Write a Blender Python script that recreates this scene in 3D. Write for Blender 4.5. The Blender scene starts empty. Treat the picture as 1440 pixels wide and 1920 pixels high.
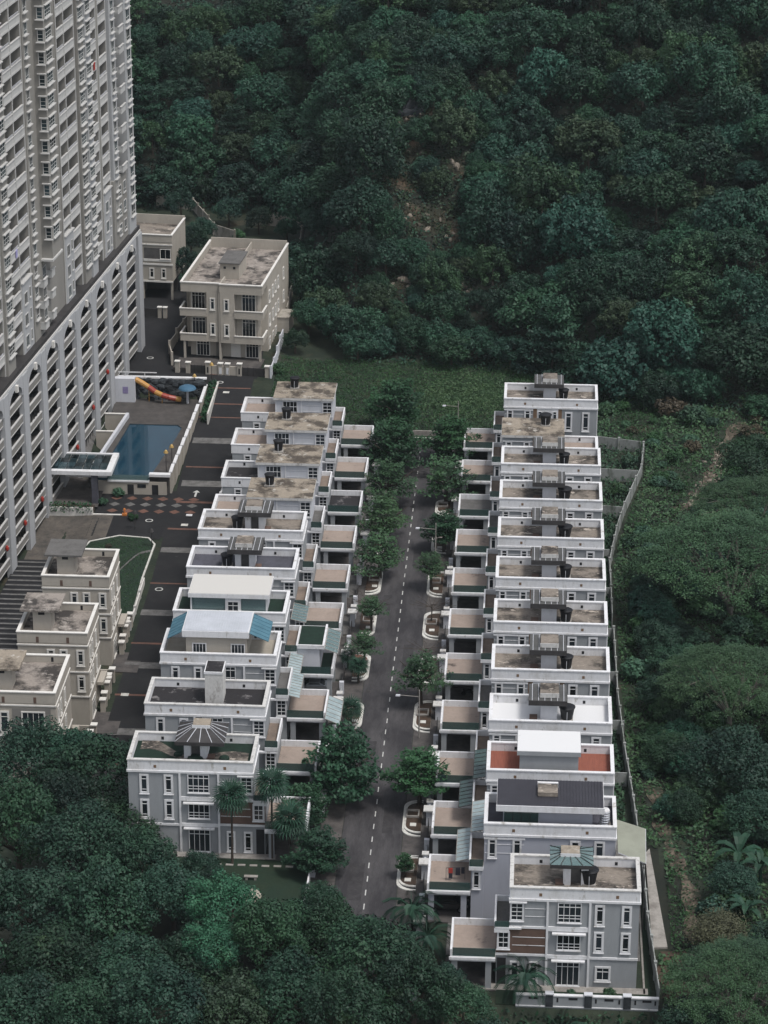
import bpy, math, random
import numpy as np
from mathutils import Matrix, Vector
C = bpy.context.scene.collection
S = bpy.context.scene
random.seed(7)
RNG = np.random.default_rng(11)

# ------------------------------------------------------------------ camera, sky, sun
F_PX, TILT, ROLL, YAW, CAM_Z = 5172.0, 0.39062, 0.0051, 0.05455, 151.7
cam = bpy.data.objects.new('camera', bpy.data.cameras.new('camera'))
C.objects.link(cam)
cam.data.sensor_fit = 'VERTICAL'; cam.data.sensor_height = 24.0
cam.data.lens = F_PX / 1920 * 24.0
cam.data.clip_start = 1; cam.data.clip_end = 9000
fw = Vector((-math.sin(YAW)*math.cos(TILT), math.cos(YAW)*math.cos(TILT), -math.sin(TILT)))
r0 = Vector((math.cos(YAW), math.sin(YAW), 0)); u0 = r0.cross(fw)
rt = r0*math.cos(ROLL) + u0*math.sin(ROLL); up = u0*math.cos(ROLL) - r0*math.sin(ROLL)
M = Matrix((rt, up, -fw)).transposed().to_4x4(); M.translation = Vector((0, 0, CAM_Z))
cam.matrix_world = M
S.camera = cam
S.render.resolution_x, S.render.resolution_y = 768, 1024

SUN_EL, SUN_AZ = math.radians(64), math.radians(125)      # azimuth clockwise from +Y (up the rows)
world = bpy.data.worlds.new('World'); S.world = world; world.use_nodes = True
wn = world.node_tree.nodes; wl = world.node_tree.links
for n in list(wn): wn.remove(n)
sky = wn.new('ShaderNodeTexSky'); sky.sky_type = 'NISHITA'; sky.sun_disc = False
sky.sun_elevation = SUN_EL; sky.sun_rotation = SUN_AZ
sky.air_density = 1.0; sky.dust_density = 2.5; sky.ozone_density = 2.0
bg = wn.new('ShaderNodeBackground'); bg.inputs[1].default_value = 0.11
wo = wn.new('ShaderNodeOutputWorld')
hs = wn.new('ShaderNodeHueSaturation'); hs.inputs['Saturation'].default_value = 0.36   # overcast: the cloud layer greys the blue sky
wl.new(sky.outputs[0], hs.inputs['Color']); wl.new(hs.outputs[0], bg.inputs[0]); wl.new(bg.outputs[0], wo.inputs[0])
sl = bpy.data.lights.new('sun', 'SUN'); sl.energy = 1.5; sl.angle = math.radians(14); sl.color = (1.0, 0.97, 0.93)
sun = bpy.data.objects.new('sun', sl); C.objects.link(sun)
sd = Vector((math.sin(SUN_AZ)*math.cos(SUN_EL), math.cos(SUN_AZ)*math.cos(SUN_EL), math.sin(SUN_EL)))
sun.rotation_euler = sd.to_track_quat('Z', 'Y').to_euler(); sun.location = (0, 300, 400)
S.view_settings.view_transform = 'Standard'; S.view_settings.look = 'None'
S.view_settings.exposure = 0.68; S.view_settings.gamma = 1.0; S.view_settings.use_curve_mapping = False

# ------------------------------------------------------------------ materials
MATS = {}
def mat(name, col, col2=None, rough=0.85, scale=0.6, lo=0.4, hi=0.65, stretch=(1, 1, 1), detail=6, bump=0.0, bscale=8,
        metal=0.0, spec=0.3, third=None, huevar=0.0, valvar=0.0, alpha=1.0, trans=0.0, fine=0.0):
    m = bpy.data.materials.new(name); m.use_nodes = True
    nt = m.node_tree; N = nt.nodes; L = nt.links
    b = N['Principled BSDF']
    b.inputs['Roughness'].default_value = rough; b.inputs['Metallic'].default_value = metal
    b.inputs['Specular IOR Level'].default_value = spec
    out = None
    tc = N.new('ShaderNodeTexCoord'); oi = N.new('ShaderNodeObjectInfo')
    mp = N.new('ShaderNodeMapping'); mp.inputs['Scale'].default_value = stretch
    L.new(tc.outputs['Object'], mp.inputs['Vector'])
    mul = N.new('ShaderNodeMath'); mul.operation = 'MULTIPLY'; mul.inputs[1].default_value = 57.0
    L.new(oi.outputs['Random'], mul.inputs[0])
    def noise(sc, det=6, ro=0.6):
        n = N.new('ShaderNodeTexNoise'); n.noise_dimensions = '4D'
        n.inputs['Scale'].default_value = sc; n.inputs['Detail'].default_value = det; n.inputs['Roughness'].default_value = ro
        L.new(mp.outputs[0], n.inputs['Vector']); L.new(mul.outputs[0], n.inputs['W']); return n
    rgb = N.new('ShaderNodeRGB'); rgb.outputs[0].default_value = (*col, 1); out = rgb.outputs[0]
    def mixin(a, colb, fac, mode='MIX'):
        mx = N.new('ShaderNodeMix'); mx.data_type = 'RGBA'; mx.blend_type = mode
        if isinstance(fac, float): mx.inputs[0].default_value = fac
        else: L.new(fac, mx.inputs[0])
        L.new(a, mx.inputs[6])
        if isinstance(colb, tuple): mx.inputs[7].default_value = (*colb, 1)
        else: L.new(colb, mx.inputs[7])
        return mx.outputs[2]
    def ramp(src, a, bb):
        r = N.new('ShaderNodeMapRange'); r.inputs[1].default_value = a; r.inputs[2].default_value = bb
        L.new(src, r.inputs[0]); return r.outputs[0]
    if col2:
        out = mixin(out, col2, ramp(noise(scale, detail, 0.68).outputs[0], lo, hi))
    if third:
        out = mixin(out, third[0], ramp(noise(third[1], 5, 0.7).outputs[0], third[2], third[3]))
    if fine:
        f = ramp(noise(3.5, 4).outputs[0], 0.3, 0.7)
        out = mixin(out, (1-fine,)*3, f, 'MULTIPLY')
    if huevar or valvar:
        h = N.new('ShaderNodeHueSaturation'); L.new(out, h.inputs['Color'])
        a = N.new('ShaderNodeMapRange'); a.inputs[3].default_value = 0.5-huevar; a.inputs[4].default_value = 0.5+huevar
        w = N.new('ShaderNodeTexWhiteNoise'); w.noise_dimensions = '1D'; L.new(mul.outputs[0], w.inputs['W'])
        L.new(w.outputs['Value'], a.inputs[0]); L.new(a.outputs[0], h.inputs['Hue'])
        v = N.new('ShaderNodeMapRange'); v.inputs[3].default_value = 1-valvar; v.inputs[4].default_value = 1+valvar
        L.new(oi.outputs['Random'], v.inputs[0]); L.new(v.outputs[0], h.inputs['Value'])
        out = h.outputs[0]
    L.new(out, b.inputs['Base Color'])
    if bump:
        n = noise(bscale, 5); bp = N.new('ShaderNodeBump'); bp.inputs['Strength'].default_value = bump
        bp.inputs['Distance'].default_value = 0.1
        L.new(n.outputs[0], bp.inputs['Height']); L.new(bp.outputs[0], b.inputs['Normal'])
    if trans: b.inputs['Transmission Weight'].default_value = trans
    if alpha < 1: b.inputs['Alpha'].default_value = alpha
    MATS[name] = m
    return m
mat('white_paint', (.67, .67, .68), (.50, .49, .47), scale=.5, lo=.5, hi=.74, stretch=(1, 1, .35), fine=.12, third=((.34, .325, .29), 1.3, .585, .70))
mat('old_white', (.54, .53, .51), (.20, .18, .16), scale=1.6, lo=.52, hi=.72, stretch=(1, 1, .6), fine=.15)
mat('grey_paint', (.285, .298, .308), (.215, .225, .235), scale=.35, lo=.45, hi=.8, stretch=(1, 1, .3), fine=.05)
mat('pale_grey', (.52, .53, .56), (.40, .40, .42), scale=.4, lo=.5, hi=.8, stretch=(1, 1, .3), fine=.06)
mat('lavender', (.35, .36, .405), (.28, .29, .325), scale=.4, lo=.5, hi=.8, stretch=(1, 1, .3))
mat('beige_paint', (.40, .365, .315), (.30, .275, .24), scale=.35, lo=.45, hi=.8, stretch=(1, 1, .3), fine=.06)
mat('beige_wall', (.33, .305, .265), (.13, .12, .095), scale=.7, lo=.48, hi=.66, stretch=(1, 1, .4), fine=.1)
mat('cream_trim', (.66, .64, .60), (.42, .39, .35), scale=.8, lo=.55, hi=.75, fine=.1)
mat('tower_wall', (.245, .235, .215), (.20, .19, .175), scale=.12, lo=.45, hi=.75, stretch=(1, 1, .3))
mat('tower_trim', (.46, .455, .44), (.34, .335, .325), scale=.4, lo=.5, hi=.8, stretch=(1, 1, .4))
mat('tower_pale', (.35, .355, .36), (.38, .38, .39), scale=.3, lo=.5, hi=.8, stretch=(1, 1, .3))
mat('podium_white', (.36, .365, .375), (.27, .275, .28), scale=.35, lo=.5, hi=.8, stretch=(1, 1, .25))
mat('podium_beige', (.20, .19, .175), (.15, .145, .135), scale=.5, lo=.5, hi=.8)
mat('stained_roof', (.25, .215, .18), (.045, .039, .034), scale=.40, lo=.45, hi=.58, stretch=(.8, 1.3, 1), third=((.46, .40, .34), .8, .56, .64), fine=.35, bump=.3)
mat('slab_roof', (.31, .265, .21), (.085, .07, .056), scale=.36, lo=.47, hi=.57, third=((.50, .47, .42), .8, .57, .66), fine=.3, bump=.3)
mat('pink_roof', (.29, .255, .225), (.05, .044, .04), scale=.34, lo=.45, hi=.58, third=((.43, .39, .35), .8, .55, .66), fine=.2, bump=.3)
mat('dark_roof', (.024, .022, .024), (.16, .15, .15), scale=.7, lo=.56, hi=.62, fine=.3, bump=.3)
mat('slate_deck', (.085, .085, .105), (.05, .05, .06), scale=.6, lo=.4, hi=.7, fine=.2)
mat('white_deck', (.60, .60, .60), (.36, .34, .31), scale=.8, lo=.66, hi=.76)
mat('terrace_tan', (.315, .255, .215), (.25, .20, .17), scale=.35, lo=.4, hi=.7, third=((.07, .058, .05), .35, .60, .70), fine=.15)
mat('terrace_brown', (.22, .17, .135), (.12, .095, .08), scale=.6, lo=.4, hi=.7, fine=.15)
mat('brown_strip', (.19, .12, .075), (.14, .09, .055), scale=1, stretch=(1, 1, .2))
mat('brown_wall', (.125, .08, .062), (.10, .065, .05), scale=1)
mat('orange_deck', (.26, .088, .058), (.19, .065, .045), scale=2.0, stretch=(6, .3, 1), fine=.1)
mat('asphalt', (.034, .032, .035), (.075, .071, .073), scale=.16, lo=.42, hi=.62, stretch=(2.2, .5, 1), fine=.2, third=((.024, .023, .026), .3, .58, .72), bump=.1)
mat('worn_patch', (.052, .049, .051), (.034, .032, .034), scale=.5, lo=.42, hi=.6, fine=.3)
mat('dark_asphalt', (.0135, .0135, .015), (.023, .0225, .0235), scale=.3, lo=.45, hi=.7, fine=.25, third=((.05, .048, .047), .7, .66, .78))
mat('drive_tile', (.10, .09, .085), (.05, .046, .045), scale=.6, lo=.4, hi=.65, fine=.2)
mat('paver', (.115, .10, .085), (.06, .055, .05), scale=.5, lo=.42, hi=.65, fine=.3)
mat('road_paint', (.50, .50, .48), (.26, .26, .25), scale=2, lo=.45, hi=.7)
mat('orange_band', (.155, .08, .06), (.085, .055, .045), scale=.9, lo=.45, hi=.65, fine=.2)
mat('grey_band', (.16, .155, .15), (.08, .078, .075), scale=.8, lo=.42, hi=.65, fine=.2)
mat('kerb', (.55, .54, .50), (.25, .23, .21), scale=1.2, lo=.5, hi=.72)
mat('brick_bed', (.18, .075, .055), (.09, .06, .045), scale=.9, lo=.4, hi=.65, fine=.3)
mat('soil', (.085, .052, .036), (.045, .035, .026), scale=.7, lo=.4, hi=.65, fine=.4, bump=.5)
mat('pale_rock', (.30, .26, .21), (.13, .11, .09), scale=.9, fine=.3, bump=.5)
mat('mossy_wall', (.28, .29, .28), (.075, .095, .07), scale=.9, lo=.5, hi=.66, stretch=(1, 1, .4), fine=.15)
mat('concrete', (.32, .30, .275), (.17, .155, .14), scale=.7, lo=.45, hi=.7, fine=.2)
mat('dark_concrete', (.13, .125, .12), (.08, .076, .072), scale=.7, lo=.45, hi=.7, fine=.2)
mat('glass', (.014, .018, .022), rough=.08, spec=.5, valvar=.85)
mat('tint_glass', (.022, .038, .044), rough=.08, spec=.5, valvar=.85)
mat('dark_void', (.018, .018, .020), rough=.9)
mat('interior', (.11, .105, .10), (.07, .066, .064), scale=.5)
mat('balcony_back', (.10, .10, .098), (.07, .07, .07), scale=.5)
mat('green_glass', (.042, .078, .072), rough=.12, spec=.5, alpha=.78)
mat('clear_glass', (.13, .20, .20), rough=.1, spec=.5, alpha=.65)
mat('teal_sheet', (.075, .17, .22), (.05, .12, .16), scale=.8, rough=.5)
mat('frosted_sheet', (.34, .41, .42), (.22, .28, .29), scale=.7, rough=.4, alpha=.9)
mat('olive_sheet', (.25, .26, .21), (.20, .205, .165), scale=.4, rough=.7)
mat('black_plastic', (.009, .009, .011), rough=.55)
mat('steel', (.55, .55, .56), rough=.28, metal=.9)
mat('dark_metal', (.045, .042, .042), (.03, .028, .028), scale=1, rough=.6)
mat('canopy_grey', (.085, .085, .083), (.06, .06, .06), scale=.6, rough=.7)
mat('ribbed_dark', (.042, .041, .050), (.030, .029, .036), scale=.4, rough=.55)
mat('ribbed_pale', (.48, .50, .54), (.38, .40, .43), scale=.4, rough=.5)
mat('cream_metal', (.50, .485, .455), (.50, .48, .45), scale=.4, lo=.5, hi=.8, rough=.6)
mat('turf', (.010, .030, .019), (.007, .02, .013), scale=1.2, fine=.3)
mat('beige_deck', (.38, .345, .29), (.30, .27, .225), scale=.5, fine=.08)
mat('pool_water', (.010, .042, .068), (.008, .032, .054), scale=.25, rough=.05, spec=.25, bump=.05, bscale=1.2)
mat('pool_tile', (.03, .08, .11), (.02, .06, .09), scale=1, rough=.3)
mat('pool_deck', (.085, .077, .072), (.05, .046, .044), scale=.6, fine=.2)
mat('rock', (.045, .052, .058), (.02, .023, .027), scale=1.2, fine=.3, bump=.6, valvar=.4)
mat('lawn', (.014, .032, .019), (.022, .035, .018), scale=.35, lo=.4, hi=.7, fine=.35)
mat('earth', (.030, .040, .024), (.10, .070, .046), scale=.10, lo=.56, hi=.70, fine=.4, third=((.016, .026, .016), .25, .42, .6), bump=.6, bscale=2)
mat('hill_soil', (.030, .032, .020), (.14, .095, .065), scale=.12, lo=.5, hi=.66, fine=.4, third=((.19, .16, .13), .3, .62, .72), bump=.6, bscale=1)
mat('trail_soil', (.17, .14, .105), (.07, .055, .04), scale=.7, lo=.42, hi=.55, fine=.5, third=((.03, .042, .024), .6, .5, .58), bump=.6)
mat('forest_floor', (.013, .017, .012), (.022, .024, .015), scale=.4, fine=.3)
mat('bark', (.075, .06, .048), (.04, .033, .028), scale=2, stretch=(1, 1, .3), fine=.2)
mat('pale_bark', (.15, .14, .12), (.085, .078, .066), scale=2, fine=.2)
mat('red_plastic', (.27, .045, .03), rough=.35); mat('yellow_plastic', (.42, .22, .06), rough=.35)
mat('orange_plastic', (.5, .18, .05), rough=.4)
mat('blue_plastic', (.05, .12, .19), rough=.4)
mat('lantern_red', (.30, .03, .02), rough=.5)
mat('brass', (.42, .28, .10), rough=.4, metal=.3)
mat('car_silver', (.40, .43, .45), rough=.22, metal=.6); mat('car_black', (.012, .012, .014), rough=.15, spec=.6)
mat('rubber', (.012, .012, .012)); mat('cloth_red', (.35, .04, .03)); mat('cloth_dark', (.03, .03, .04)); mat('cloth_lilac', (.35, .33, .55))
mat('notice_ink', (.22, .18, .34))
def leafmat(n, c1, c2, c3=None, hv=.02, vv=.3):  # c3: random lighter leaf tone, brightened to paint in foliage highlights
    m = mat(n, c1, c2, rough=.6, scale=.35, lo=.4, hi=.64, spec=.25, huevar=hv, valvar=vv, third=(c3, .9, .6, .72) if c3 else None)
leafmat('leaf_forest', (0.020, 0.060, 0.031), (0.007, 0.024, 0.018), (0.038, 0.092, 0.039), .022, .42)
leafmat('leaf_near', (0.020, 0.055, 0.029), (0.007, 0.023, 0.017), (0.042, 0.087, 0.035), .025, .35)
leafmat('leaf_fresh', (0.021, 0.070, 0.041), (0.011, 0.041, 0.029), (0.032, 0.086, 0.046), .02, .25)
leafmat('leaf_bright', (.034, .122, .062), (.017, .068, .040), (.058, .155, .076), .0, .1)
leafmat('leaf_olive', (0.034, 0.058, 0.027), (0.018, 0.037, 0.021), (0.048, 0.078, 0.034), .015, .2)
leafmat('leaf_rain', (0.036, 0.081, 0.034), (0.017, 0.043, 0.024), (0.061, 0.107, 0.043), .012, .2)
leafmat('leaf_street', (0.022, 0.072, 0.031), (0.010, 0.032, 0.018), (0.049, 0.112, 0.035), .02, .25)
leafmat('leaf_light', (0.040, 0.087, 0.035), (0.022, 0.055, 0.027), (0.058, 0.112, 0.043), .015, .15)
leafmat('leaf_scrub', (0.039, 0.092, 0.045), (0.019, 0.046, 0.032), (0.083, 0.109, 0.047), .04, .35)
leafmat('leaf_dry', (.080, .082, .044), (.052, .058, .034), (.105, .10, .052), .01, .1)
leafmat('leaf_grass', (0.030, 0.082, 0.027), (0.017, 0.051, 0.022), (0.053, 0.089, 0.029), .0, .1)
leafmat('leaf_bright_grass', (0.060, 0.106, 0.046), (0.039, 0.077, 0.036), (0.083, 0.110, 0.046), .0, .1)
leafmat('leaf_palm', (0.018, 0.057, 0.033), (0.011, 0.036, 0.025), None, .01, .2)
leafmat('leaf_banana', (0.017, 0.054, 0.029), (0.011, 0.037, 0.022), None, .01, .2)
leafmat('leaf_brown', (.070, .058, .036), (.044, .038, .026), None, .02, .2)

def lift_haze_mat():
    m = bpy.data.materials.new('lift_haze'); m.use_nodes = True; N = m.node_tree.nodes
    for n in list(N): N.remove(n)
    v = N.new('ShaderNodeVolumePrincipled'); v.inputs['Density'].default_value = LIFT_DENSITY; v.inputs['Color'].default_value = (.80, .91, .97, 1); v.inputs['Anisotropy'].default_value = 0.0
    o = N.new('ShaderNodeOutputMaterial'); m.node_tree.links.new(v.outputs[0], o.inputs['Volume']); MATS['lift_haze'] = m
LIFT_DENSITY = 0.00004  # density of the volume added to lift the blacks
lift_haze_mat()
# ------------------------------------------------------------------ object helpers
class MB:
    def __init__(s): s.v = []; s.f = []
    def box(s, x0, x1, y0, y1, z0, z1):
        if x0 > x1: x0, x1 = x1, x0
        if y0 > y1: y0, y1 = y1, y0
        n = len(s.v)
        s.v += [(x0,y0,z0),(x1,y0,z0),(x1,y1,z0),(x0,y1,z0),(x0,y0,z1),(x1,y0,z1),(x1,y1,z1),(x0,y1,z1)]
        s.f += [(n,n+3,n+2,n+1),(n+4,n+5,n+6,n+7),(n,n+1,n+5,n+4),(n+1,n+2,n+6,n+5),(n+2,n+3,n+7,n+6),(n+3,n,n+4,n+7)]
        return s
    def prism(s, pts, z0, z1):       # pts counter-clockwise polygon
        n = len(s.v); k = len(pts)
        f0 = (lambda i: z0) if not callable(z0) else (lambda i: z0(*pts[i]))
        f1 = (lambda i: z1) if not callable(z1) else (lambda i: z1(*pts[i]))
        s.v += [(p[0], p[1], f0(i)) for i, p in enumerate(pts)] + [(p[0], p[1], f1(i)) for i, p in enumerate(pts)]
        s.f.append(tuple(n+i for i in reversed(range(k)))); s.f.append(tuple(n+k+i for i in range(k)))
        for i in range(k): j = (i+1) % k; s.f.append((n+i, n+j, n+k+j, n+k+i))
        return s
    def hexa(s, a, b):               # bottom quad a, top quad b (ccw from above)
        n = len(s.v); s.v += list(a)+list(b)
        s.f += [(n+3,n+2,n+1,n),(n+4,n+5,n+6,n+7)]+[(n+i,n+(i+1)%4,n+4+(i+1)%4,n+4+i) for i in range(4)]
        return s
    def lathe(s, prof, seg=14, cx=0, cy=0):
        n = len(s.v)
        for r, z in prof:
            for i in range(seg):
                a = 2*math.pi*i/seg; s.v.append((cx+r*math.cos(a), cy+r*math.sin(a), z))
        for k in range(len(prof)-1):
            for i in range(seg):
                j = (i+1) % seg; s.f.append((n+k*seg+i, n+k*seg+j, n+(k+1)*seg+j, n+(k+1)*seg+i))
        s.f.append(tuple(n+i for i in reversed(range(seg)))); s.f.append(tuple(n+(len(prof)-1)*seg+i for i in range(seg)))
        return s
    def tube(s, pts, rads, seg=6):
        n = len(s.v); P = [Vector(p) for p in pts]
        for i, p in enumerate(P):
            d = (P[min(i+1, len(P)-1)] - P[max(i-1, 0)]).normalized()
            a = d.orthogonal().normalized() if i == 0 else (pa - d*pa.dot(d)).normalized()
            pa = a; b = d.cross(a); r = rads[i] if hasattr(rads, '__len__') else rads
            for k in range(seg):
                t = 2*math.pi*k/seg; s.v.append(tuple(p + a*r*math.cos(t) + b*r*math.sin(t)))
        for i in range(len(P)-1):
            for k in range(seg):
                j = (k+1) % seg; s.f.append((n+i*seg+k, n+i*seg+j, n+(i+1)*seg+j, n+(i+1)*seg+k))
        s.f.append(tuple(n+k for k in reversed(range(seg)))); s.f.append(tuple(n+(len(P)-1)*seg+k for k in range(seg)))
        return s
    def mesh(s, name, m):
        me = bpy.data.meshes.new(name); me.from_pydata(s.v, [], s.f); me.materials.append(MATS[m]); return me
def link(name, me, parent=None, loc=(0,0,0), rz=0.0, scale=None):
    o = bpy.data.objects.new(name, me); C.objects.link(o)
    if parent: o.parent = parent
    o.location = loc
    if rz: o.rotation_euler = (0, 0, rz)
    if scale: o.scale = scale
    return o
def part(name, mb, m, parent, loc=(0,0,0), rz=0.0, label=None):
    o = link(name, mb.mesh(name, m), parent, loc, rz)
    if label: o['label'] = label
    return o
def tag(o, label=None, cat=None, group=None, kind=None):
    if label: o['label'] = label
    if cat: o['category'] = cat
    if group: o['group'] = group
    if kind: o['kind'] = kind
    return o
def thing(name, label, cat, loc=(0,0,0), rz=0.0, group=None):
    o = bpy.data.objects.new(name, None); C.objects.link(o); o.empty_display_size = .5
    o.location = loc; o.rotation_euler = (0, 0, rz)
    return tag(o, label, cat, group)
def struct(name, mb, m, parent=None):
    o = link(name, mb.mesh(name, m), parent)
    if not parent: o['kind'] = 'structure'
    return o
ORD = ['first','second','third','fourth','fifth','sixth','seventh','eighth','ninth','tenth','eleventh','twelfth','thirteenth']
def np_mesh(name, V, Q, m):
    me = bpy.data.meshes.new(name); V = np.asarray(V, dtype=np.float32); Q = np.asarray(Q, dtype=np.int32)
    k = Q.shape[1]
    me.vertices.add(len(V)); me.vertices.foreach_set('co', V.ravel())
    me.loops.add(Q.size); me.loops.foreach_set('vertex_index', Q.ravel())
    me.polygons.add(len(Q)); me.polygons.foreach_set('loop_start', np.arange(0, Q.size, k, dtype=np.int32))
    me.update(calc_edges=True); me.materials.append(MATS[m]); return me

# ------------------------------------------------------------------ terrain
YL = [230, 262, 300, 340, 360, 376, 384, 400, 422, 428, 440, 470, 500]
ZL = [-6, -6, -5.8, -5.0, -4.6, -4.4, -4.2, -2.5, -.1, .2, 1.4, 2.8, 4]
def sm(a, b, x):
    t = min(1, max(0, (x-a)/(b-a))); return t*t*(3-2*t)
def bumps(x, y):
    return (math.sin(x*.13+1.3)*math.cos(y*.11+.4)*1.6 + math.sin(x*.31+y*.17)*.9 + math.sin(x*.07-y*.05+2)*2.2)
def zt(x, y):
    left = float(np.interp(y, YL, ZL))
    if x < -62: left -= 1.3*(1-sm(-68, -62, x))*(1-sm(366, 378, y))
    w = 1-sm(-43.6, -42.6, x) if y < 432 else 1-sm(-42, -36, x)
    z = left*w
    y0 = float(np.interp(x, [-130, -72, -50, -43, -39, -30, 0, 15, 40, 90], [507, 507, 505, 503, 456, 432, 428, 414, 406, 412]))
    if y > y0:
        h = (y-y0)
        z += min(h*.45*sm(0, 14, h) + .04*h, 110+.05*h) + bumps(x, y)*sm(5, 40, h)
    if -67.5 < x < -53.6 and 384.6 < y < 417.2: z = min(z, -4.4)
    if x > -9: z -= 4.0*(1-sm(236.0, 238.1, y))
    if x > 14: z += bumps(x*1.7, y*1.7)*.22*sm(15, 24, x)
    if x > 22: z += (x-22)*.06
    return z
xs = list(np.arange(-130, 112, 2.0)); ys = list(np.arange(150, 640, 2.0)); 
xs = [-3000, -900, -300] + xs + [-43.6, -42.6] + [300, 900, 3000]; ys = [-600, -100] + ys + [700, 800, 1000, 1800, 4000]
xs.sort()
V = [(x, y, zt(max(-130, min(110, x)), max(150, min(900, y)))) for y in ys for x in xs]
nx = len(xs); Q = [(j*nx+i, j*nx+i+1, (j+1)*nx+i+1, (j+1)*nx+i) for j in range(len(ys)-1) for i in range(nx-1)]
g = link('ground', np_mesh('ground', V, Q, 'earth')); g['kind'] = 'structure'
g.data.materials.append(MATS['forest_floor']); g.data.materials.append(MATS['hill_soil'])
mi = np.zeros(len(Q), dtype=np.int32)
SCAR = [(-22, 483.5, 2.6, 2.6), (-21.5, 475, 2.8, 2.2), (-13, 472.5, 2.0, 1.6), (-23.5, 469.0, 2.6, 1.6), (-18.5, 463.5, 5.2, 2.8), (-13.2, 460.5, 2.2, 2.2), (-22.3, 449, 2.6, 1.8), (-11.2, 447.7, 1.8, 1.4)]
def clearing(x, y):                       # the rocky scars on the slope
    d = min(math.hypot((x-a)/rx, (y-b_)/ry) for a, b_, rx, ry in SCAR)
    return d*(1+.22*math.sin(x*1.3+y*.7))
for k, q in enumerate(Q):
    x = (V[q[0]][0]+V[q[2]][0])/2; y = (V[q[0]][1]+V[q[2]][1])/2
    y0 = float(np.interp(x, [-130, -72, -50, -43, -39, -30, 0, 15, 40, 90], [507, 507, 505, 503, 456, 432, 428, 414, 406, 412]))
    if clearing(x, y) < 1: mi[k] = 2
    elif y > y0+3: mi[k] = 1
    elif x < -20 and y < 262: mi[k] = 1
    elif x > 14 and y < 372 and math.sin(x*.4+y*.2) > -.5: mi[k] = 1
g.data.polygons.foreach_set('material_index', mi)

def sheet(name, pts_fn, nu, nv, m, dz, parent=None, h=.0):
    V = []; 
    for j in range(nv+1):
        for i in range(nu+1):
            x, y = pts_fn(i/nu, j/nv); V.append((x, y, zt(x, y)+dz))
    Q = [(j*(nu+1)+i, j*(nu+1)+i+1, (j+1)*(nu+1)+i+1, (j+1)*(nu+1)+i) for j in range(nv) for i in range(nu)]
    o = link(name, np_mesh(name, V, Q, m), parent)
    if not parent: o['kind'] = 'structure'
    return o
def rect(x0, x1, y0, y1): return lambda u, v: (x0+(x1-x0)*u, y0+(y1-y0)*v)

# ------------------------------------------------------------------ central road
road = struct('road', MB().box(-19.4, -12.6, 236, 397.5, -.3, .03), 'asphalt')
forec = struct('forecourt', MB().box(-12.55, -9.2, 240, 396, -.3, .05).box(-22.3, -19.45, 240, 396, -.3, .05), 'drive_tile')
dash = MB().box(-.06, .06, -.6, .6, .034, .040).mesh('lane_dash', 'road_paint')
y = 242.0
while y < 396:
    link('lane_dash', dash, road, (-15.95+random.uniform(-.02, .02), y, 0)); y += 2.95
for (x, y, w, l) in ((-17.6, 292, 1.5, 7), (-14.3, 318, 1.3, 10), (-17.9, 336, 1.1, 5), (-14.4, 276, 1.2, 6), (-17.2, 262, 1.6, 8), (-14.6, 352, 1.0, 7)):
    part('road_patch', MB().box(-w/2, w/2, -l/2, l/2, .030, .0335), 'worn_patch', road, (x, y, 0))
for (x, y) in ((-18.7, 309), (-13.3, 291), (-18.6, 349), (-13.2, 334)): part('drain_cover', MB().box(-.3, .3, -.4, .4, .03, .037), 'dark_metal', road, (x, y, 0))
struct('road_end_kerb', MB().box(-19.6, -12.6, 397.5, 398.0, -.2, .22), 'kerb')
struct('road_end_wall', MB().box(-19.6, -12.6, 399.2, 399.5, -.2, .8), 'concrete')

def island_poly(s, x_in, x_out, y0, y1, r=1.6, grow=0.0):
    xi, xo = x_in, x_out + (-s)*grow*0
    pts = [(x_in, y0-grow)]
    xo = x_out - s*0 + (grow if x_out > x_in else -grow)
    sg = 1 if x_out > x_in else -1
    for k in range(7):
        a = math.pi/2*k/6; pts.append((xo-sg*r+sg*r*math.sin(a), y0-grow+r-r*math.cos(a)))
    for k in range(7):
        a = math.pi/2*k/6; pts.append((xo-sg*r+sg*r*math.cos(a), y1+grow-r+r*math.sin(a)))
    pts.append((x_in, y1+grow))
    return pts if sg > 0 else pts[::-1]
def island(side, y0, y1, label, fill='soil'):
    if side == 'R': xi, xo = -10.6, -12.75
    else: xi, xo = -21.0, -18.95
    o = thing('kerbed_bed', label, 'planting bed', ((xi+xo)/2, y0, 0), group='kerbed beds along the central road')
    off = (-(xi+xo)/2, -y0, 0)
    part('kerb', MB().prism(island_poly(1, xi, xo, y0, y1), -.1, .15), 'kerb', o, off)
    part('gutter', MB().prism(island_poly(1, xi, xo, y0, y1, 1.7, -.28), .14, .155), 'dark_asphalt', o, off)
    part('inner_kerb', MB().prism(island_poly(1, xi, xo, y0+.4, y1-.4, 1.5, -.02 if False else -.22), .15, .26), 'kerb', o, off)
    part('soil_bed', MB().prism(island_poly(1, xi, xo, y0+.55, y1-.55, 1.4, -.4), .25, .30), fill, o, off)
    yc = (y0+y1)/2
    part('tree_kerb', MB().box(-.75, .75, -.85, -.65, .29, .5).box(-.75, .75, .65, .85, .29, .5).box(-.75, -.6, -.65, .65, .29, .5).box(.6, .75, -.65, .65, .29, .5), 'concrete', o, (-.0, yc-y0+.6, 0))
    part('cover_slab', MB().box(-.35, .35, -.35, .35, .29, .36), 'kerb', o, (.15, yc-y0-1.9, 0))
isl = {'R': [(260.3, 268), (272.3, 280.8), (298, 306.7), (311.5, 319.6), (324.5, 333.4), (338, 346.7), (353, 360), (366.5, 373)],
       'L': [(285.5, 292), (298.3, 306), (311.6, 320), (325, 333.6), (338.3, 347), (352, 360)]}
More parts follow.
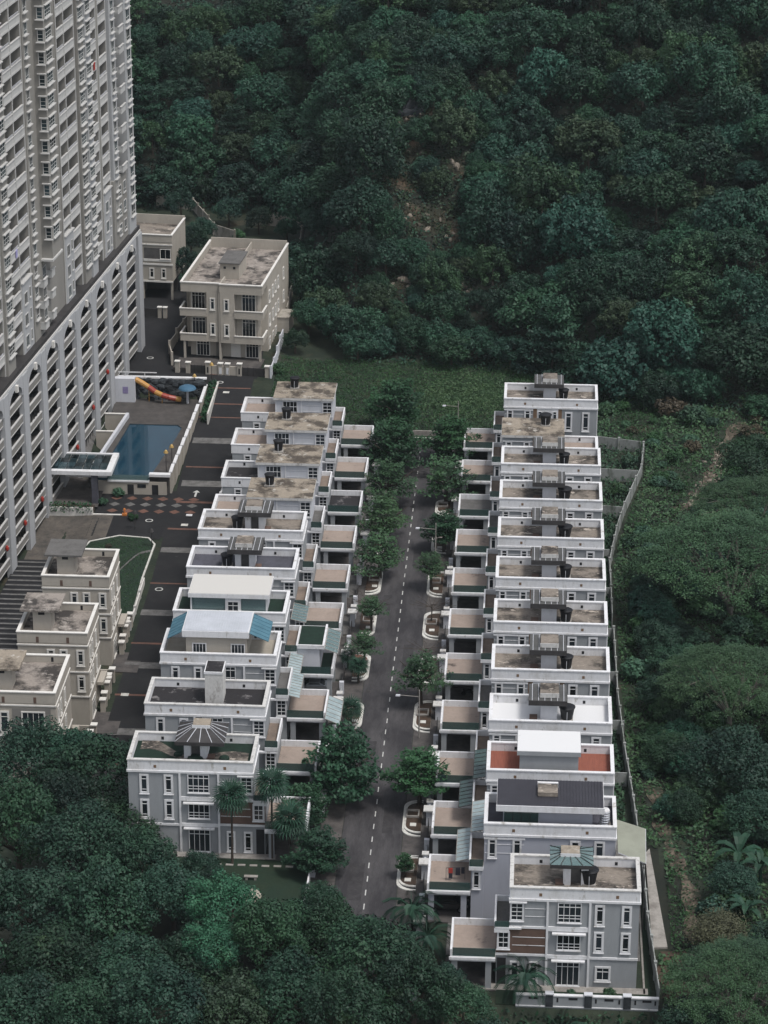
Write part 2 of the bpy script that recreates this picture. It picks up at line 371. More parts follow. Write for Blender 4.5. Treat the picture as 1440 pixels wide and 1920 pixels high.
for sd_, lst in isl.items():
    side = 'right' if sd_ == 'R' else 'left'
    for k, (a, b) in enumerate(lst):
        island(sd_, a, b, 'white kerbed planting bed, %s from the camera on the %s side of the central road' % (ORD[k], side),
               'brick_bed' if (sd_ == 'L' and k < 3) else 'soil')

# ------------------------------------------------------------------ windows
WCACHE = {}
def window_mesh(w, h, cols, rows, sur, frame_m, glass_m):
    key = (w, h, cols, tuple(rows), sur, frame_m, glass_m)
    if key in WCACHE: return WCACHE[key]
    b = MB()
    if sur:
        b.box(-w/2-sur, -w/2, -.10, 0, -sur, h+sur); b.box(w/2, w/2+sur, -.10, 0, -sur, h+sur)
        b.box(-w/2, w/2, -.10, 0, h, h+sur); b.box(-w/2, w/2, -.10, 0, -sur, 0)
        b.box(-w/2-sur-.05, w/2+sur+.05, -.16, 0, -sur-.1, -sur-.002)
    fw_ = .05
    f = b
    f.box(-w/2+.002, -w/2+fw_, -.07, 0, .002, h-.002); f.box(w/2-fw_, w/2-.002, -.07, 0, .002, h-.002)
    f.box(-w/2+fw_, w/2-fw_, -.07, 0, .002, fw_); f.box(-w/2+fw_, w/2-fw_, -.07, 0, h-fw_, h-.002)
    for c in range(1, cols):
        x = -w/2 + w*c/cols; f.box(x-.03, x+.03, -.065, 0, fw_, h-fw_)
    for r in rows:
        f.box(-w/2+fw_, w/2-fw_, -.06, 0, r*h-.035, r*h+.035)
    gl = MB().box(-w/2+.01, w/2-.01, -.025, -.002, .01, h-.01)
    WCACHE[key] = (b.mesh('window', frame_m), gl.mesh('glass', glass_m)); return WCACHE[key]
def window(parent, loc, rz, w, h, cols, rows, sur=.16, frame='white_paint', glass='glass'):
    a, g_ = window_mesh(w, h, cols, rows, sur, frame, glass)
    o = link('window', a, parent, loc, rz); link('glass', g_, o); return o

# ------------------------------------------------------------------ row houses
def ribs(b, x0, x1, y0, y1, z, n, w=.06, h=.07):
    for i in range(n):
        x = x0+(x1-x0)*(i+.5)/n; b.box(x-w/2, x+w/2, y0, y1, z, z+h)
W_ROW, D_ROW = 13.75, 6.75
def tank(x, y, z, label, r=.78):
    o = thing('water_tank', label, 'water tank', (x, y, z), group='black roof water tanks')
    part('tank_body', MB().lathe([(r*.72, .18), (r*.80, .6), (r*.9, 1.2), (r*.97, 1.55)], 16), 'black_plastic', o)
    part('tank_lid', MB().lathe([(r*1.05, 1.55), (r*1.06, 1.63), (r*.85, 1.72), (r*.25, 1.78)], 16), 'black_plastic', o)
    part('plinth', MB().box(-.7, .7, -.7, .7, 0, .18), 'concrete', o)
    part('pipe', MB().tube([(0, -r*.92, 1.3), (0, -r*1.02, .9), (0, -r*1.02, .1)], .028, 5), 'pale_grey', o)
    return o
def rowhouse(side, idx, X, Y, kind, label, full=False, deck='stained_roof', wallm='grey_paint', gname=None, w_shift=0.0):
    s = 1 if side == 'R' else -1
    o = thing('house', label, 'house', (X, Y, 0), group=gname)
    def B(u0, u1, y0, y1, z0, z1, b=None): return (b or MB()).box(s*u0, s*u1, y0, y1, z0, z1)
    W, D = W_ROW - w_shift, D_ROW
    slab = kind == 'slab'
    bodyW = 8.75 if slab else W
    # --- body
    if slab:
        part('wall', B(0, 8.6, .02, D-.02, 0, 10.4), wallm if side == 'R' else 'pale_grey', o)
        part('roof_slab', B(-.2, 8.85, -.25, D+.2, 10.4, 10.75), 'slab_roof', o)
        part('roof_edge', B(-.24, 8.89, -.29, -.252, 10.34, 10.69).box(s*-.24, s*-.202, -.25, D+.2, 10.34, 10.69), 'old_white', o)
        part('rear_wall', B(8.603, 13.6, .04, D-.04, 0, 7.2), wallm, o)
        part('roof_terrace', B(8.85, 13.4, .3, D-.3, 7.2, 7.26), 'terrace_tan' if idx != 3 else 'dark_roof', o)
        b = B(8.62, 13.75, -.03, .25, 6.8, 8.1); B(8.62, 13.75, D-.25, D+.03, 6.8, 8.1, b); B(13.45, 13.75, .25, D-.25, 6.8, 8.1, b)
        part('parapet', b, 'white_paint', o)
        b = B(8.6, 13.82, -.08, .31, 8.1, 8.2); B(8.6, 13.82, D-.31, D+.08, 8.1, 8.2, b); B(13.4, 13.82, .31, D-.31, 8.1, 8.2, b)
        part('coping', b, 'white_paint', o)
        part('scupper', B(11, 11.3, D-.262, D-.24, 7.5, 7.95).box(s*11.0, s*11.3, -.045, -.01, 7.3, 7.7), 'dark_void', o)
    else:
        part('wall', B(0, W, .02, D-.02, 0, 10.0), wallm, o)
        part('roof_deck', B(.25, W-.25, .25, D-.25, 10.35, 10.42), deck, o)
        pm = 'old_white' if kind in ('core', 'garden') or full and side == 'R' else 'white_paint'
        b = B(-.03, W+.03, -.03, .25, 10.0, 11.36); B(-.03, W+.03, D-.25, D+.03, 10.0, 11.36, b)
        B(-.03, .25, .25, D-.25, 10.0, 11.36, b); B(W-.25, W+.03, .25, D-.25, 10.0, 11.36, b)
        part('parapet', b, 'white_paint', o)
        b = B(-.1, W+.1, -.1, .31, 11.36, 11.5); B(-.1, W+.1, D-.31, D+.1, 11.36, 11.5, b)
        B(-.1, .31, .31, D-.31, 11.36, 11.5, b); B(W-.31, W+.1, .31, D-.31, 11.36, 11.5, b)
        part('coping', b, pm, o)
        b = B(-.14, W+.14, -.14, -.032, 9.96, 10.2); B(-.14, -.032, -.03, D+.03, 9.96, 10.2, b); B(W+.032, W+.14, -.03, D+.03, 9.96, 10.2, b)
        part('moulding', b, 'white_paint', o)
        for u in (2.9, 10.6):
            part('scupper', B(u, u+.3, -.045, -.01, 10.5, 10.85), 'brown_strip', o)
            part('scupper', B(u, u+.3, D-.262, D-.24, 10.62, 11.0), 'dark_void', o)
    # --- front face
    fz = 6.9
    if side == 'R' and not full:
        if kind not in ('orange', 'ribbed'):
            part('accent_wall', B(4.85, 8.0, -.06, .018, fz-.5, 9.955 if not slab else 10.38), 'white_paint', o)
            for u in (4.3, 8.003): part('brown_panel', B(u, u+.55, -.03, .018, fz-.5, 9.955 if not slab else 10.38), 'brown_strip', o)
        part('hood', B(-.05, 4.28, -.12, .018, 9.62, 9.8), 'white_paint', o)
        part('groove_band', B(.1, 4.2, -.02, .018, 8.95, 9.0).box(s*.1, s*4.2, -.02, .018, 7.9, 7.95), 'white_paint', o)
        for u in (.85, 3.45): window(o, (s*u, 0, 7.52), 0, .62, 2.0, 1, [.16, .8], .17)
        if kind not in ('orange', 'ribbed'):
            for u in (5.3, 7.5): window(o, (s*u, -.06, 7.52), 0, .5, 2.0, 1, [.16, .8], .0)
        if not slab:
            for u in (9.55, 12.1): window(o, (s*u, .0, 7.42 if idx > 1 else 6.7), 0, .72, 2.1 if idx > 1 else 2.6, 1, [.16, .8], .2)
            if idx == 1:
                for u in (9.55, 12.1): window(o, (s*u, .0, 3.4), 0, .72, 2.0, 1, [.16, .8], .2)
            part('side_trim', B(13.74, 13.85, .0, .2, 0, 9.95), 'white_paint', o)
        else:
            window(o, (s*11.5, .038, 4.8), 0, .7, 1.9, 1, [.16, .8], .18)
    elif slab:
        window(o, (s*6.35, .0, 7.5), 0, 2.1, 2.6, 4, [.36, .68], .06)
        window(o, (s*.78, .0, 7.95), 0, 1.3, 2.1, 2, [.25, .5, .75], .1)
        part('groove_band', B(1.7, 4.4, -.03, .018, 9.5, 9.55).box(s*1.7, s*4.4, -.03, .018, 8.5, 8.55), 'white_paint', o)
        for u in (4.6, 8.4): part('pilaster', B(u, u+.14, -.08, .018, 6, 10.38), 'white_paint', o)
        part('hood', B(.0, 1.7, -.2, .018, 10.12, 10.26), 'white_paint', o)
        window(o, (s*11.4, .038, 4.7), 0, .75, 1.7, 1, [.2, .75], .18)
    else:
        lowz = 0 if full else fz
        for u in (3.68, 7.95): part('pilaster', B(u, u+.22, -.14, .018, max(0, lowz-.5), 9.955), 'white_paint', o)
        def put(u, z, *a, **k):
            if z > lowz-1.5 or full: window(o, (s*u, 0, z), 0, *a, **k)
        put(.7, 7.7, 1.15, 1.9, 2, [.25, .5, .75], .13)
        put(6.0, 7.6, 2.3, 2.2, 4, [.2, .36, .8] if full else [.2, .36, .8], .05)
        for u in (9.3, 12.0): put(u-w_shift*.35, 7.5, .62, 2.0, 1, [.16, .8], .2)
        part('groove_band', B(1.5, 3.6, -.02, .018, 9.0, 9.05).box(s*1.5, s*3.6, -.02, .018, 8.1, 8.15), 'white_paint', o)
        part('hood', B(-.1, 1.7, -.26, .018, 9.72, 9.86), 'white_paint', o)
        if full:
            part('storey_band', B(3.903, 7.947, -.10, .018, 6.55, 7.05).box(s*-.03, s*3.677, -.10, .018, 6.75, 7.0), 'white_paint', o)
            part('storey_band', B(3.903, 7.947, -.10, .018, 3.35, 3.75).box(s*8.173, s*(W+.05), -.10, .018, 3.4, 3.65).box(s*-1.6, s*3.677, -.10, .018, 3.55, 3.8), 'white_paint', o)
            part('window_hood', B(4.3, 7.7, -.45, .018, 6.28, 6.42), 'white_paint', o)
            part('window_hood', B(4.3, 7.7, -.45, .018, 3.12, 3.26), 'white_paint', o)
            part('brown_wall', B(-1.35, 3.66, -.05, .017, 3.85, 6.7), 'brown_wall', o)
            part('groove_band', B(.3, 3.6, -.08, -.051, 5.7, 5.76).box(s*.3, s*3.6, -.08, -.051, 4.75, 4.81), 'white_paint', o)
            window(o, (s*-.6, -.05, 4.45), 0, 1.0, 1.8, 2, [.33, .66], .16)
            part('hood', B(-1.45, 1.2, -.3, -.052, 6.72, 6.92), 'white_paint', o)
            put(6.0, 4.4, 2.3, 1.95, 4, [.17, .36], .05)
            put(6.0, .25, 2.3, 2.8, 4, [.78], .05)
            for u in (9.3, 12.0): put(u-w_shift*.35, 4.4, .62, 2.0, 1, [.16, .8], .2)
            for u in (.6, 2.5): put(u, .5, .62, 2.2, 1, [.16, .8], .17)
            if side == 'R': put(9.55, 1.0, 1.25, 1.4, 2, [.68], .18)
            part('doorway', B(-1.2, -.3, -.03, .018, .1, 3.2), 'dark_void', o)
            part('apron', B(-2.5, W+1.2, -1.1, -.005, -.2, .12), 'concrete', o)
    # --- roof pieces
    if kind in ('hut', 'hut_posts', 'garden'):
        hz = 13.0
        if kind == 'hut': part('stair_hut', B(5.75, 7.6, 2.55, 5.2, 10.42, hz), 'pale_grey' if side == 'R' else 'white_paint', o)
        else:
            for u in (5.3, 7.1): part('hut_pier', B(u, u+.75, 2.5, 5.0, 10.42, hz), 'white_paint', o)
            part('hut_door', B(6.06, 7.09, 3.1, 3.2, 10.42, hz-.2), 'interior', o)
        if kind == 'garden':
            u0, u1, y0, y1 = (3.2, 8.7, 1.3, 6.2) if side == 'L' else (3.9, 8.3, 1.9, 5.8)
            zt_, zb = hz+(.9 if side == 'L' else .35), hz+.02
            cu0, cu1, cy0, cy1 = 5.0, 6.9, 3.1, 4.7
            for nm, quad in (('front', [(u0,y0,zb),(u1,y0,zb),(cu1,cy0,zt_),(cu0,cy0,zt_)]), ('back', [(u1,y1,zb),(u0,y1,zb),(cu0,cy1,zt_),(cu1,cy1,zt_)]),
                             ('l', [(u0,y1,zb),(u0,y0,zb),(cu0,cy0,zt_),(cu0,cy1,zt_)]), ('r', [(u1,y0,zb),(u1,y1,zb),(cu1,cy1,zt_),(cu1,cy0,zt_)])):
                q = [(s*a, b_, c) for a, b_, c in quad]; q = q if s > 0 else q[::-1]
                gm = 'clear_glass' if full and side == 'R' else 'dark_metal'
                part('roof_pane', MB().hexa(q, [(a, b_, c+.06) for a, b_, c in q]), gm, o)
                fr = MB(); A0, A1, A2, A3 = [Vector(v) for v in q]
                for t in (0, .25, .5, .75, 1):
                    pa, pb = A0.lerp(A1, t), A3.lerp(A2, t)
                    if s < 0: pa, pb = A0.lerp(A1, t), A3.lerp(A2, t)
                    fr.tube([pa+Vector((0,0,.09)), pb+Vector((0,0,.09))], .045, 4)
                part('rafter', fr, 'dark_metal' if side == 'R' else 'pale_grey', o)
            part('fascia', B(u0, u1, y0-.06, y0-.005, zb-.35, zb+.05), 'dark_metal', o)
            part('upstand', B(cu0, cu1, cy0, cy1, zt_-.1, zt_+.45), 'slab_roof', o)
            part('upstand_face', B(cu0-.05, cu1+.05, cy0-.06, cy0-.004, zt_-.05, zt_+.4), 'white_paint', o)
        else:
            u0, u1, y0, y1 = 4.4, 8.7, 1.75, 6.1
            part('canopy', B(u0, u1, y0, y1, hz, hz+.16), 'canopy_grey', o)
            part('fascia', B(u0-.05, u1+.05, y0-.08, y0-.004, hz-.42, hz+.2).box(s*(u0-.05), s*(u0-.003), y0-.003, y1, hz-.42, hz+.2).box(s*(u1+.003), s*(u1+.05), y0-.003, y1, hz-.42, hz+.2), 'dark_metal', o)
            rb = MB()
            for i in range(6):
                u = u0+(u1-u0)*(i+.5)/6; rb.box(s*(u-.03), s*(u+.03), y0, y1, hz+.16, hz+.23)
            part('seam', rb, 'pale_grey', o)
            part('upstand', B(5.65, 7.75, 2.5, 5.1, hz+.24, hz+.8), 'stained_roof', o)
            part('upstand_face', B(5.6, 7.8, 2.42, 2.497, hz+.24, hz+.78), 'old_white', o)
        part('hatch', B(4.5, 5.4, 2.5, 3.5, 10.43, 10.6), 'brown_wall', o)
    elif kind == 'core':
        part('stair_core', B(5.05, 7.1, 2.4, 5.3, 10.42, 14.2), 'old_white', o)
        part('core_cap', B(4.98, 7.17, 2.33, 5.37, 14.2, 14.5), 'white_paint', o)
        part('core_top', B(5.1, 7.05, 2.45, 5.25, 14.5, 14.53), 'dark_roof', o)
    elif kind == 'orange':
        part('penthouse', B(3.5, 9.9, .9, 5.5, 10.42, 13.0), 'grey_paint', o)
        part('penthouse_roof', B(3.2, 10.15, .6, 5.7, 13.0, 13.5), 'grey_paint', o)
        part('roof_sheet', B(3.24, 10.11, .64, 5.66, 13.5, 13.54), 'white_deck', o)
    elif kind == 'ribbed':
        part('penthouse', B(1.9, 11.3, 1.4, 6.0, 10.42, 13.0), 'lavender', o)
        part('green_screen', B(2.0, 5.6, 1.34, 1.395, 10.9, 12.7), 'green_glass', o)
        for u in (2.9, 3.8, 4.7): part('screen_post', B(u, u+.06, 1.30, 1.338, 10.9, 12.7), 'dark_metal', o)
        for i in range(6): part('clerestory', B(7.7+.62*i, 8.15+.62*i, 1.36, 1.398, 12.3, 12.7), 'glass', o)
        part('penthouse_roof', B(1.2, 12.45, .4, 6.5, 13.0, 13.3), 'white_paint', o)
        part('fascia', B(1.15, 12.5, .3, .397, 12.75, 13.45), 'white_paint', o)
        part('roof_sheet', B(1.25, 12.4, .42, 6.45, 13.3, 13.36), 'ribbed_dark', o)
        rb = MB(); ribs(rb, 1.3, 12.35, .45, 6.4, 13.36, 34, .07, .06); part('seam', rb, 'ribbed_dark', o)
        part('roof_hatch', B(5.5, 7.6, 2.6, 4.6, 13.44, 13.9), 'stained_roof', o); part('hatch_face', B(5.45, 7.65, 4.603, 4.9, 13.44, 14.0), 'white_paint', o)
    elif kind == 'white_pav':
        for u in (2.2, 11.5): part('post', B(u, u+.18, .45, .63, 10.42, 13.2), 'white_paint', o)
        part('back_wall', B(2.4, 11.5, 3.0, 5.8, 10.42, 13.2), 'pale_grey', o)
        part('glass_wall', B(2.4, 5.4, .5, .55, 10.42, 13.1), 'clear_glass', o); part('glass_wall', B(7.4, 11.48, .5, .55, 10.42, 13.1), 'clear_glass', o)
        part('entry', B(5.45, 7.35, .3, .9, 10.42, 13.15), 'white_paint', o)
        window(o, (s*6.4, .3, 10.6), 0, 1.3, 2.1, 2, [.75], .05)
        part('penthouse_roof', B(1.9, 11.9, .1, 6.0, 13.2, 13.75), 'white_paint', o)
        part('roof_sheet', B(1.95, 11.85, .15, 5.95, 13.75, 13.8), 'cream_metal', o)
    elif kind == 'blue_pav':
        part('penthouse', B(3.5, 10.8, 1.0, 6.0, 10.42, 13.3), 'beige_paint', o)
        for u in (4.6, 9.2): window(o, (s*u, 1.0, 10.55), 0, 1.55, 1.75, 4, [.25], .08)
        part('penthouse_roof', B(3.2, 11.2, .55, 6.4, 13.3, 14.1), 'white_paint', o)
        part('roof_sheet', B(3.3, 11.1, .65, 6.3, 14.1, 14.15), 'ribbed_pale', o)
        rb = MB(); ribs(rb, s*3.35, s*11.05, .7, 6.25, 14.15, 26, .05, .05); part('seam', rb, 'ribbed_pale', o)
        for k, (ua, ub) in enumerate(((.9, 3.15), (11.25, 13.0))):
            za, zb = (12.9, 13.9) if k == 0 else (13.9, 12.9)
            q = [(s*ua, .6, za), (s*ub, .6, zb), (s*ub, 6.2, zb), (s*ua, 6.2, za)]; q = q if s > 0 else q[::-1]
            part('awning', MB().hexa(q, [(a, b_, c+.05) for a, b_, c in q]), 'teal_sheet', o)
            rb = MB()
            for t in range(7):
                yy = .6+5.6*t/6; rb.tube([(s*ua, yy, za+.07), (s*ub, yy, zb+.07)], .04, 4)
            part('awning_rib', rb, 'teal_sheet', o)
    # --- road-side wing: balcony, terrace, car porch
    wy0, wy1 = -1.0, 5.3
    lower = wallm if not slab else 'grey_paint'
    if not full:
        part('wing_wall', B(-1.3, -.003, wy0+.3, wy1-.1, 0, 6.3), lower, o)
    else:
        part('wing_wall', B(-1.3, -.003, .03, wy1-.1, 0, 6.3), lower, o)
    by0 = wy0 if not full else -.3
    part('balcony_slab', B(-1.55, -.035, by0, wy1, 6.3, 6.75), 'white_paint', o)
    part('balcony_floor', B(-1.4, -.05, by0+.2, wy1-.15, 6.75, 6.79), 'terrace_brown' if idx % 4 else 'dark_concrete', o)
    part('balcony_parapet', B(-1.55, -1.36, by0+.17, wy1, 6.75, 7.45).box(s*-1.35, s*-.05, wy1-.18, wy1, 6.75, 7.45), 'white_paint', o)
    part('balustrade', B(-1.5, -.06, by0+.05, by0+.1, 6.75, 7.6), 'green_glass', o)
    if side == 'L' and not full:
        window(o, (s*-.68, wy0+.3, 3.95), 0, 1.0, 1.95, 2, [.25, .5, .75], .1)
        part('wing_hood', B(-1.5, .9, wy0-.02, wy0+.298, 6.0, 6.2), 'white_paint', o)
    elif not full: window(o, (s*-.75, wy0+.3, 4.1), 0, .55, 1.9, 1, [.16, .8], .15)
    t0, t1 = -5.95, -1.35
    green = side == 'L' and idx in (8,)
    part('terrace_slab', B(t0, t1, wy0, wy1, 3.25, 3.8), 'white_paint', o)
    fl = {('L', 3): 'dark_roof', ('R', 3): 'dark_concrete'}.get((side, idx), 'terrace_tan')
    part('terrace_floor', B(t0+.25, t1-.02, wy0+.2, wy1-.2, 3.8, 3.84), fl, o)
    part('terrace_coping', B(t0, t0+.22, wy0, wy1, 3.8, 4.6).box(s*(t0+.223), s*t1, wy1-.2, wy1, 3.8, 4.6), 'white_paint', o)
    part('terrace_ledge', B(t0-.1, t1, wy0-.12, wy0-.003, 3.45, 3.75), 'white_paint', o)
    part('balustrade', B(t0+.24, t1-.02, wy0+.08, wy0+.13, 3.8, 4.75), 'green_glass', o)
    for u in (t0+.15, t1-1.0): part('column', B(u, u+.6, wy0+.1, wy0+.7, 0, 3.25), lower, o)
    part('column', B(t0+.15, t0+.75, wy1-.8, wy1-.2, 0, 3.25), lower, o)
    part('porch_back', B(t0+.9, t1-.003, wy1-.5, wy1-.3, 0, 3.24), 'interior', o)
    part('porch_floor', B(t0-.6, t1-.003, wy0-.3, wy1-.51, -.1, .1), 'drive_tile', o)
    part('yard', B(t0-.6, 13.6, wy1+.05, wy1+7.2, -.1, .07), 'dark_concrete', o)
    if side == 'L' and idx == 7:
        part('terrace_room', B(-4.3, -1.6, wy0+.25, wy1-.3, 3.85, 7.2), 'pale_grey', o)
        part('room_roof', B(-4.9, -1.58, wy0, wy1, 7.2, 7.45), 'white_paint', o)
        part('room_turf', B(-4.6, -1.65, wy0+.25, wy1-.2, 7.45, 7.5), 'turf', o)
        part('room_coping', B(-4.9, -4.65, wy0, wy1, 7.45, 7.7).box(s*-4.64, s*-1.6, wy0, wy0+.2, 7.45, 7.7), 'white_paint', o)
        part('terrace_turf', B(-5.7, -4.35, wy0+.3, wy1-.3, 3.85, 3.9), 'turf', o)
    return o

Y0 = {1: 385.6, 2: 372.4, 3: 359.0, 4: 346.0, 5: 332.65, 6: 319.4, 7: 306.0, 8: 292.7, 9: 279.35, 10: 267.3, 11: 255.25}
RK = {1: ('hut', 'stained_roof', 'grey house at the hill end of the right row, dark canopy above its roof'),
      2: ('slab', 'stained_roof', 'lower house with a flat brown slab roof, second from the hill in the right row'),
      3: ('hut', 'stained_roof', 'house in front of the brown slab roof house, dark grey terrace floor, right row'),
      4: ('hut', 'stained_roof', 'stained roof house in the right row, next in front of the dark floored terrace'),
      5: ('hut', 'stained_roof', 'stained roof house fifth from the hill in the right row, big black tank'),
      6: ('hut', 'stained_roof', 'stained roof house sixth from the hill in the right row'),
      7: ('hut', 'stained_roof', 'stained roof house seventh from the hill in the right row'),
      8: ('hut', 'stained_roof', 'stained roof house directly behind the white painted roof in the right row'),
      9: ('hut', 'white_deck', 'house in the right row with a bright white painted roof deck'),
      10: ('orange', 'orange_deck', 'house in the right row with orange roof decks beside a white topped penthouse'),
      11: ('ribbed', 'slate_deck', 'lavender house in the right row with a dark ribbed metal penthouse roof')}
for i, (k, dk, lb) in RK.items():
    h = rowhouse('R', i, -3.2, Y0[i], k, lb, deck=dk, wallm='lavender' if i == 11 else 'grey_paint', gname='terraced houses of the right row')
    if i == 2:
        tank(-3.2+6.1, Y0[i]+4.2, 10.76, 'black water tank on the plain brown slab roof in the right row', .85)
    elif i < 10:
        r_ = {4: .95, 5: .95, 9: .9}.get(i, .78)
        tank(-3.2+8.75, Y0[i]+2.75, 10.43, ['','black water tank on the house nearest the hill, right row','','black water tank on the third roof from the hill, right row',
             'large black water tank on the fourth roof from the hill, right row','large black water tank on the fifth roof from the hill, right row',
             'black water tank on the sixth roof from the hill, right row','black water tank on the seventh roof from the hill, right row',
             'black water tank on the stained roof right behind the white roof','large black water tank on the bright white roof'][i], r_)
h12 = rowhouse('R', 12, -.3, 242.2, 'garden', 'grey end house of the right row nearest the camera, glass canopy on its stained roof', full=True, w_shift=.75, gname='terraced houses of the right row')
tank(-.3+7.9, 242.2+3.0, 10.43, 'black water tank on the end house nearest the camera, right row', .95)
YLr = {1: 385.7, 2: 372.3, 3: 359.2, 4: 346.2, 5: 332.7, 6: 320.2, 7: 306.7, 8: 294.6, 9: 281.0, 10: 267.2}
LK = {1: ('slab', '', 'white house with flat brown slab roof at the hill end of the left row'),
      2: ('slab', '', 'white house with flat brown slab roof, second from the hill in the left row'),
      3: ('slab', '', 'white slab roof house in the left row with a black rear terrace floor'),
      4: ('slab', '', 'white slab roof house in the left row partly behind a dark roof canopy'),
      5: ('hut_posts', 'stained_roof', 'left row house with white parapet, stained grey roof and dark canopy on two piers'),
      6: ('hut_posts', 'slate_deck', 'left row house with slate grey roof deck and dark canopy on two piers'),
      7: ('white_pav', 'turf', 'left row house with a cream roofed glass pavilion and green roof turf'),
      8: ('blue_pav', 'beige_deck', 'left row house with a pale ribbed penthouse roof and teal side awnings'),
      9: ('core', 'dark_roof', 'left row house with blackened roof deck and tall square stair core'),
      10: ('garden', 'turf', 'grey end house of the left row nearest the camera with a roof garden')}
for i, (k, dk, lb) in LK.items():
    h = rowhouse('L', i, -28.85, YLr[i], k, lb, full=(i == 10), deck=dk or 'stained_roof', wallm='grey_paint', gname='terraced houses of the left row')
    if i <= 4:
        tank(-28.85-6.0, YLr[i]+4.2, 10.76, 'black water tank on the slab roof %s from the hill, left row' % ORD[i-1], .72)
    elif i in (5, 6):
        tank(-28.85-8.9, YLr[i]+2.9, 10.43, 'black water tank on the %s roof with the dark canopy, left row' % ('stained grey' if i == 5 else 'slate grey'), .8)
    if i == 10:      # winding tan path over the turf
        pts = []
        n = 22
        for k2 in range(n+1):
            t = k2/n; u = .8+12.2*t; pts.append((u, 3.0+2.4*sm(.55, .95, t)+.35*math.sin(t*9), .85+.3*math.sin(t*7+1)))
        b = MB()
        for k2 in range(n):
            u, yy, w = pts[k2]; u2, yy2, w2 = pts[k2+1]
            b.hexa([(-u, yy-w, 10.42), (-u, yy+w, 10.42), (-u2, yy2+w2, 10.42), (-u2, yy2-w2, 10.42)], [(-u, yy-w, 10.46), (-u, yy+w, 10.46), (-u2, yy2+w2, 10.46), (-u2, yy2-w2, 10.46)])
        part('garden_path', b, 'stained_roof', h)
        for (u, yy, r) in ((6.6, 2.5, .9), (3.4, 2.6, .6), (8.6, 3.2, .5)):
            part('garden_bed', MB().lathe([(r, 10.47), (r*.9, 10.7), (r*.4, 10.85)], 12, -u, yy), 'turf', h)

# glazed awnings bridging the gaps between houses
def awning(name, label, x0, x1, y0, y1, za, zb, m, n=7, rm='concrete'):
    o = thing(name, label, 'awning', ((x0+x1)/2, (y0+y1)/2, min(za, zb)-.2), group='glazed awnings between the row houses')
    cx, cy, cz = o.location
    for k in range(n):
        a, b_ = y0+(y1-y0)*k/n+.05, y0+(y1-y0)*(k+1)/n-.05
        q = [(x0-cx, a-cy, za-cz), (x1-cx, a-cy, zb-cz), (x1-cx, b_-cy, zb-cz), (x0-cx, b_-cy, za-cz)]
        part('pane', MB().hexa(q, [(p[0], p[1], p[2]+.03) for p in q]), m, o)
    rb = MB()
    for k in range(n+1):
        yy = y0+(y1-y0)*k/n-cy; rb.tube([(x0-cx, yy, za-cz+.03), (x1-cx, yy, zb-cz+.03)], .05, 4)
    part('rafter', rb, rm, o)
    rb = MB()
    for xx, zz in ((x0, za), (x1, zb)): rb.tube([(xx-cx, y0-cy, zz-cz+.03), (xx-cx, y1-cy, zz-cz+.03)], .05, 4)
    part('edge_rail', rb, rm, o)
awning('glass_awning', 'green glass awning beside the house with orange roof decks', -4.8, -3.4, 271.7, 278.6, 7.9, 8.2, 'green_glass', 7, 'dark_metal')
awning('glass_awning', 'green glass awning behind the lavender house terrace, lower and nearer the road', -6.3, -4.75, 268.9, 275.1, 5.8, 6.2, 'green_glass', 7, 'dark_metal')
awning('glass_awning', 'pale glass awning above the brown balcony of the lavender house', -4.7, -3.35, 259.6, 266.4, 7.9, 8.2, 'frosted_sheet', 8)
awning('glass_awning', 'pale glass awning over the tan terrace with laundry, right row', -6.2, -4.65, 256.9, 263.8, 5.8, 6.2, 'frosted_sheet', 8)
awning('glass_awning', 'white ribbed glass awning beside the teal awning house, left row', -28.1, -26.5, 300.7, 307.3, 6.6, 6.2, 'frosted_sheet', 9)
awning('glass_awning', 'white ribbed glass awning behind the blackened roof house, left row', -27.6, -26.0, 294.0, 300.5, 6.6, 6.2, 'frosted_sheet', 9)
awning('glass_awning', 'pale glass awning on the outer edge of a tan terrace, left row', -22.85, -21.1, 292.3, 298.6, 4.4, 3.7, 'frosted_sheet', 6)
awning('glass_awning', 'bluish glass awning beside the green turf roof, left row', -23.9, -22.3, 305.8, 312.0, 7.2, 6.6, 'clear_glass', 6)
awning('glass_awning', 'clear glass awning beside the cream roofed glass pavilion, left row', -28.8, -26.9, 314.0, 319.0, 7.3, 6.9, 'clear_glass', 6)
o = thing('shade_awning', 'olive grey fabric awning on the hill side of the lavender house', 'awning', (12.0, 255.4, 9.0))
q = [(-1.2, -1.5, .2), (1.7, -2.2, -.6), (1.9, 5.2, -.6), (-1.2, 5.6, .2)]
part('fabric', MB().hexa(q, [(a, b, c+.05) for a, b, c in q]), 'olive_sheet', o)
part('frame', MB().tube([q[0], q[1], q[2], q[3]], .05, 5), 'pale_grey', o)
part('pole', MB().tube([(1.65, -2.1, -.62), (1.65, -2.1, -8.9)], .05, 5), 'dark_metal', o); part('pole', MB().tube([(1.85, 5.1, -.62), (1.85, 5.1, -8.9)], .05, 5), 'dark_metal', o)

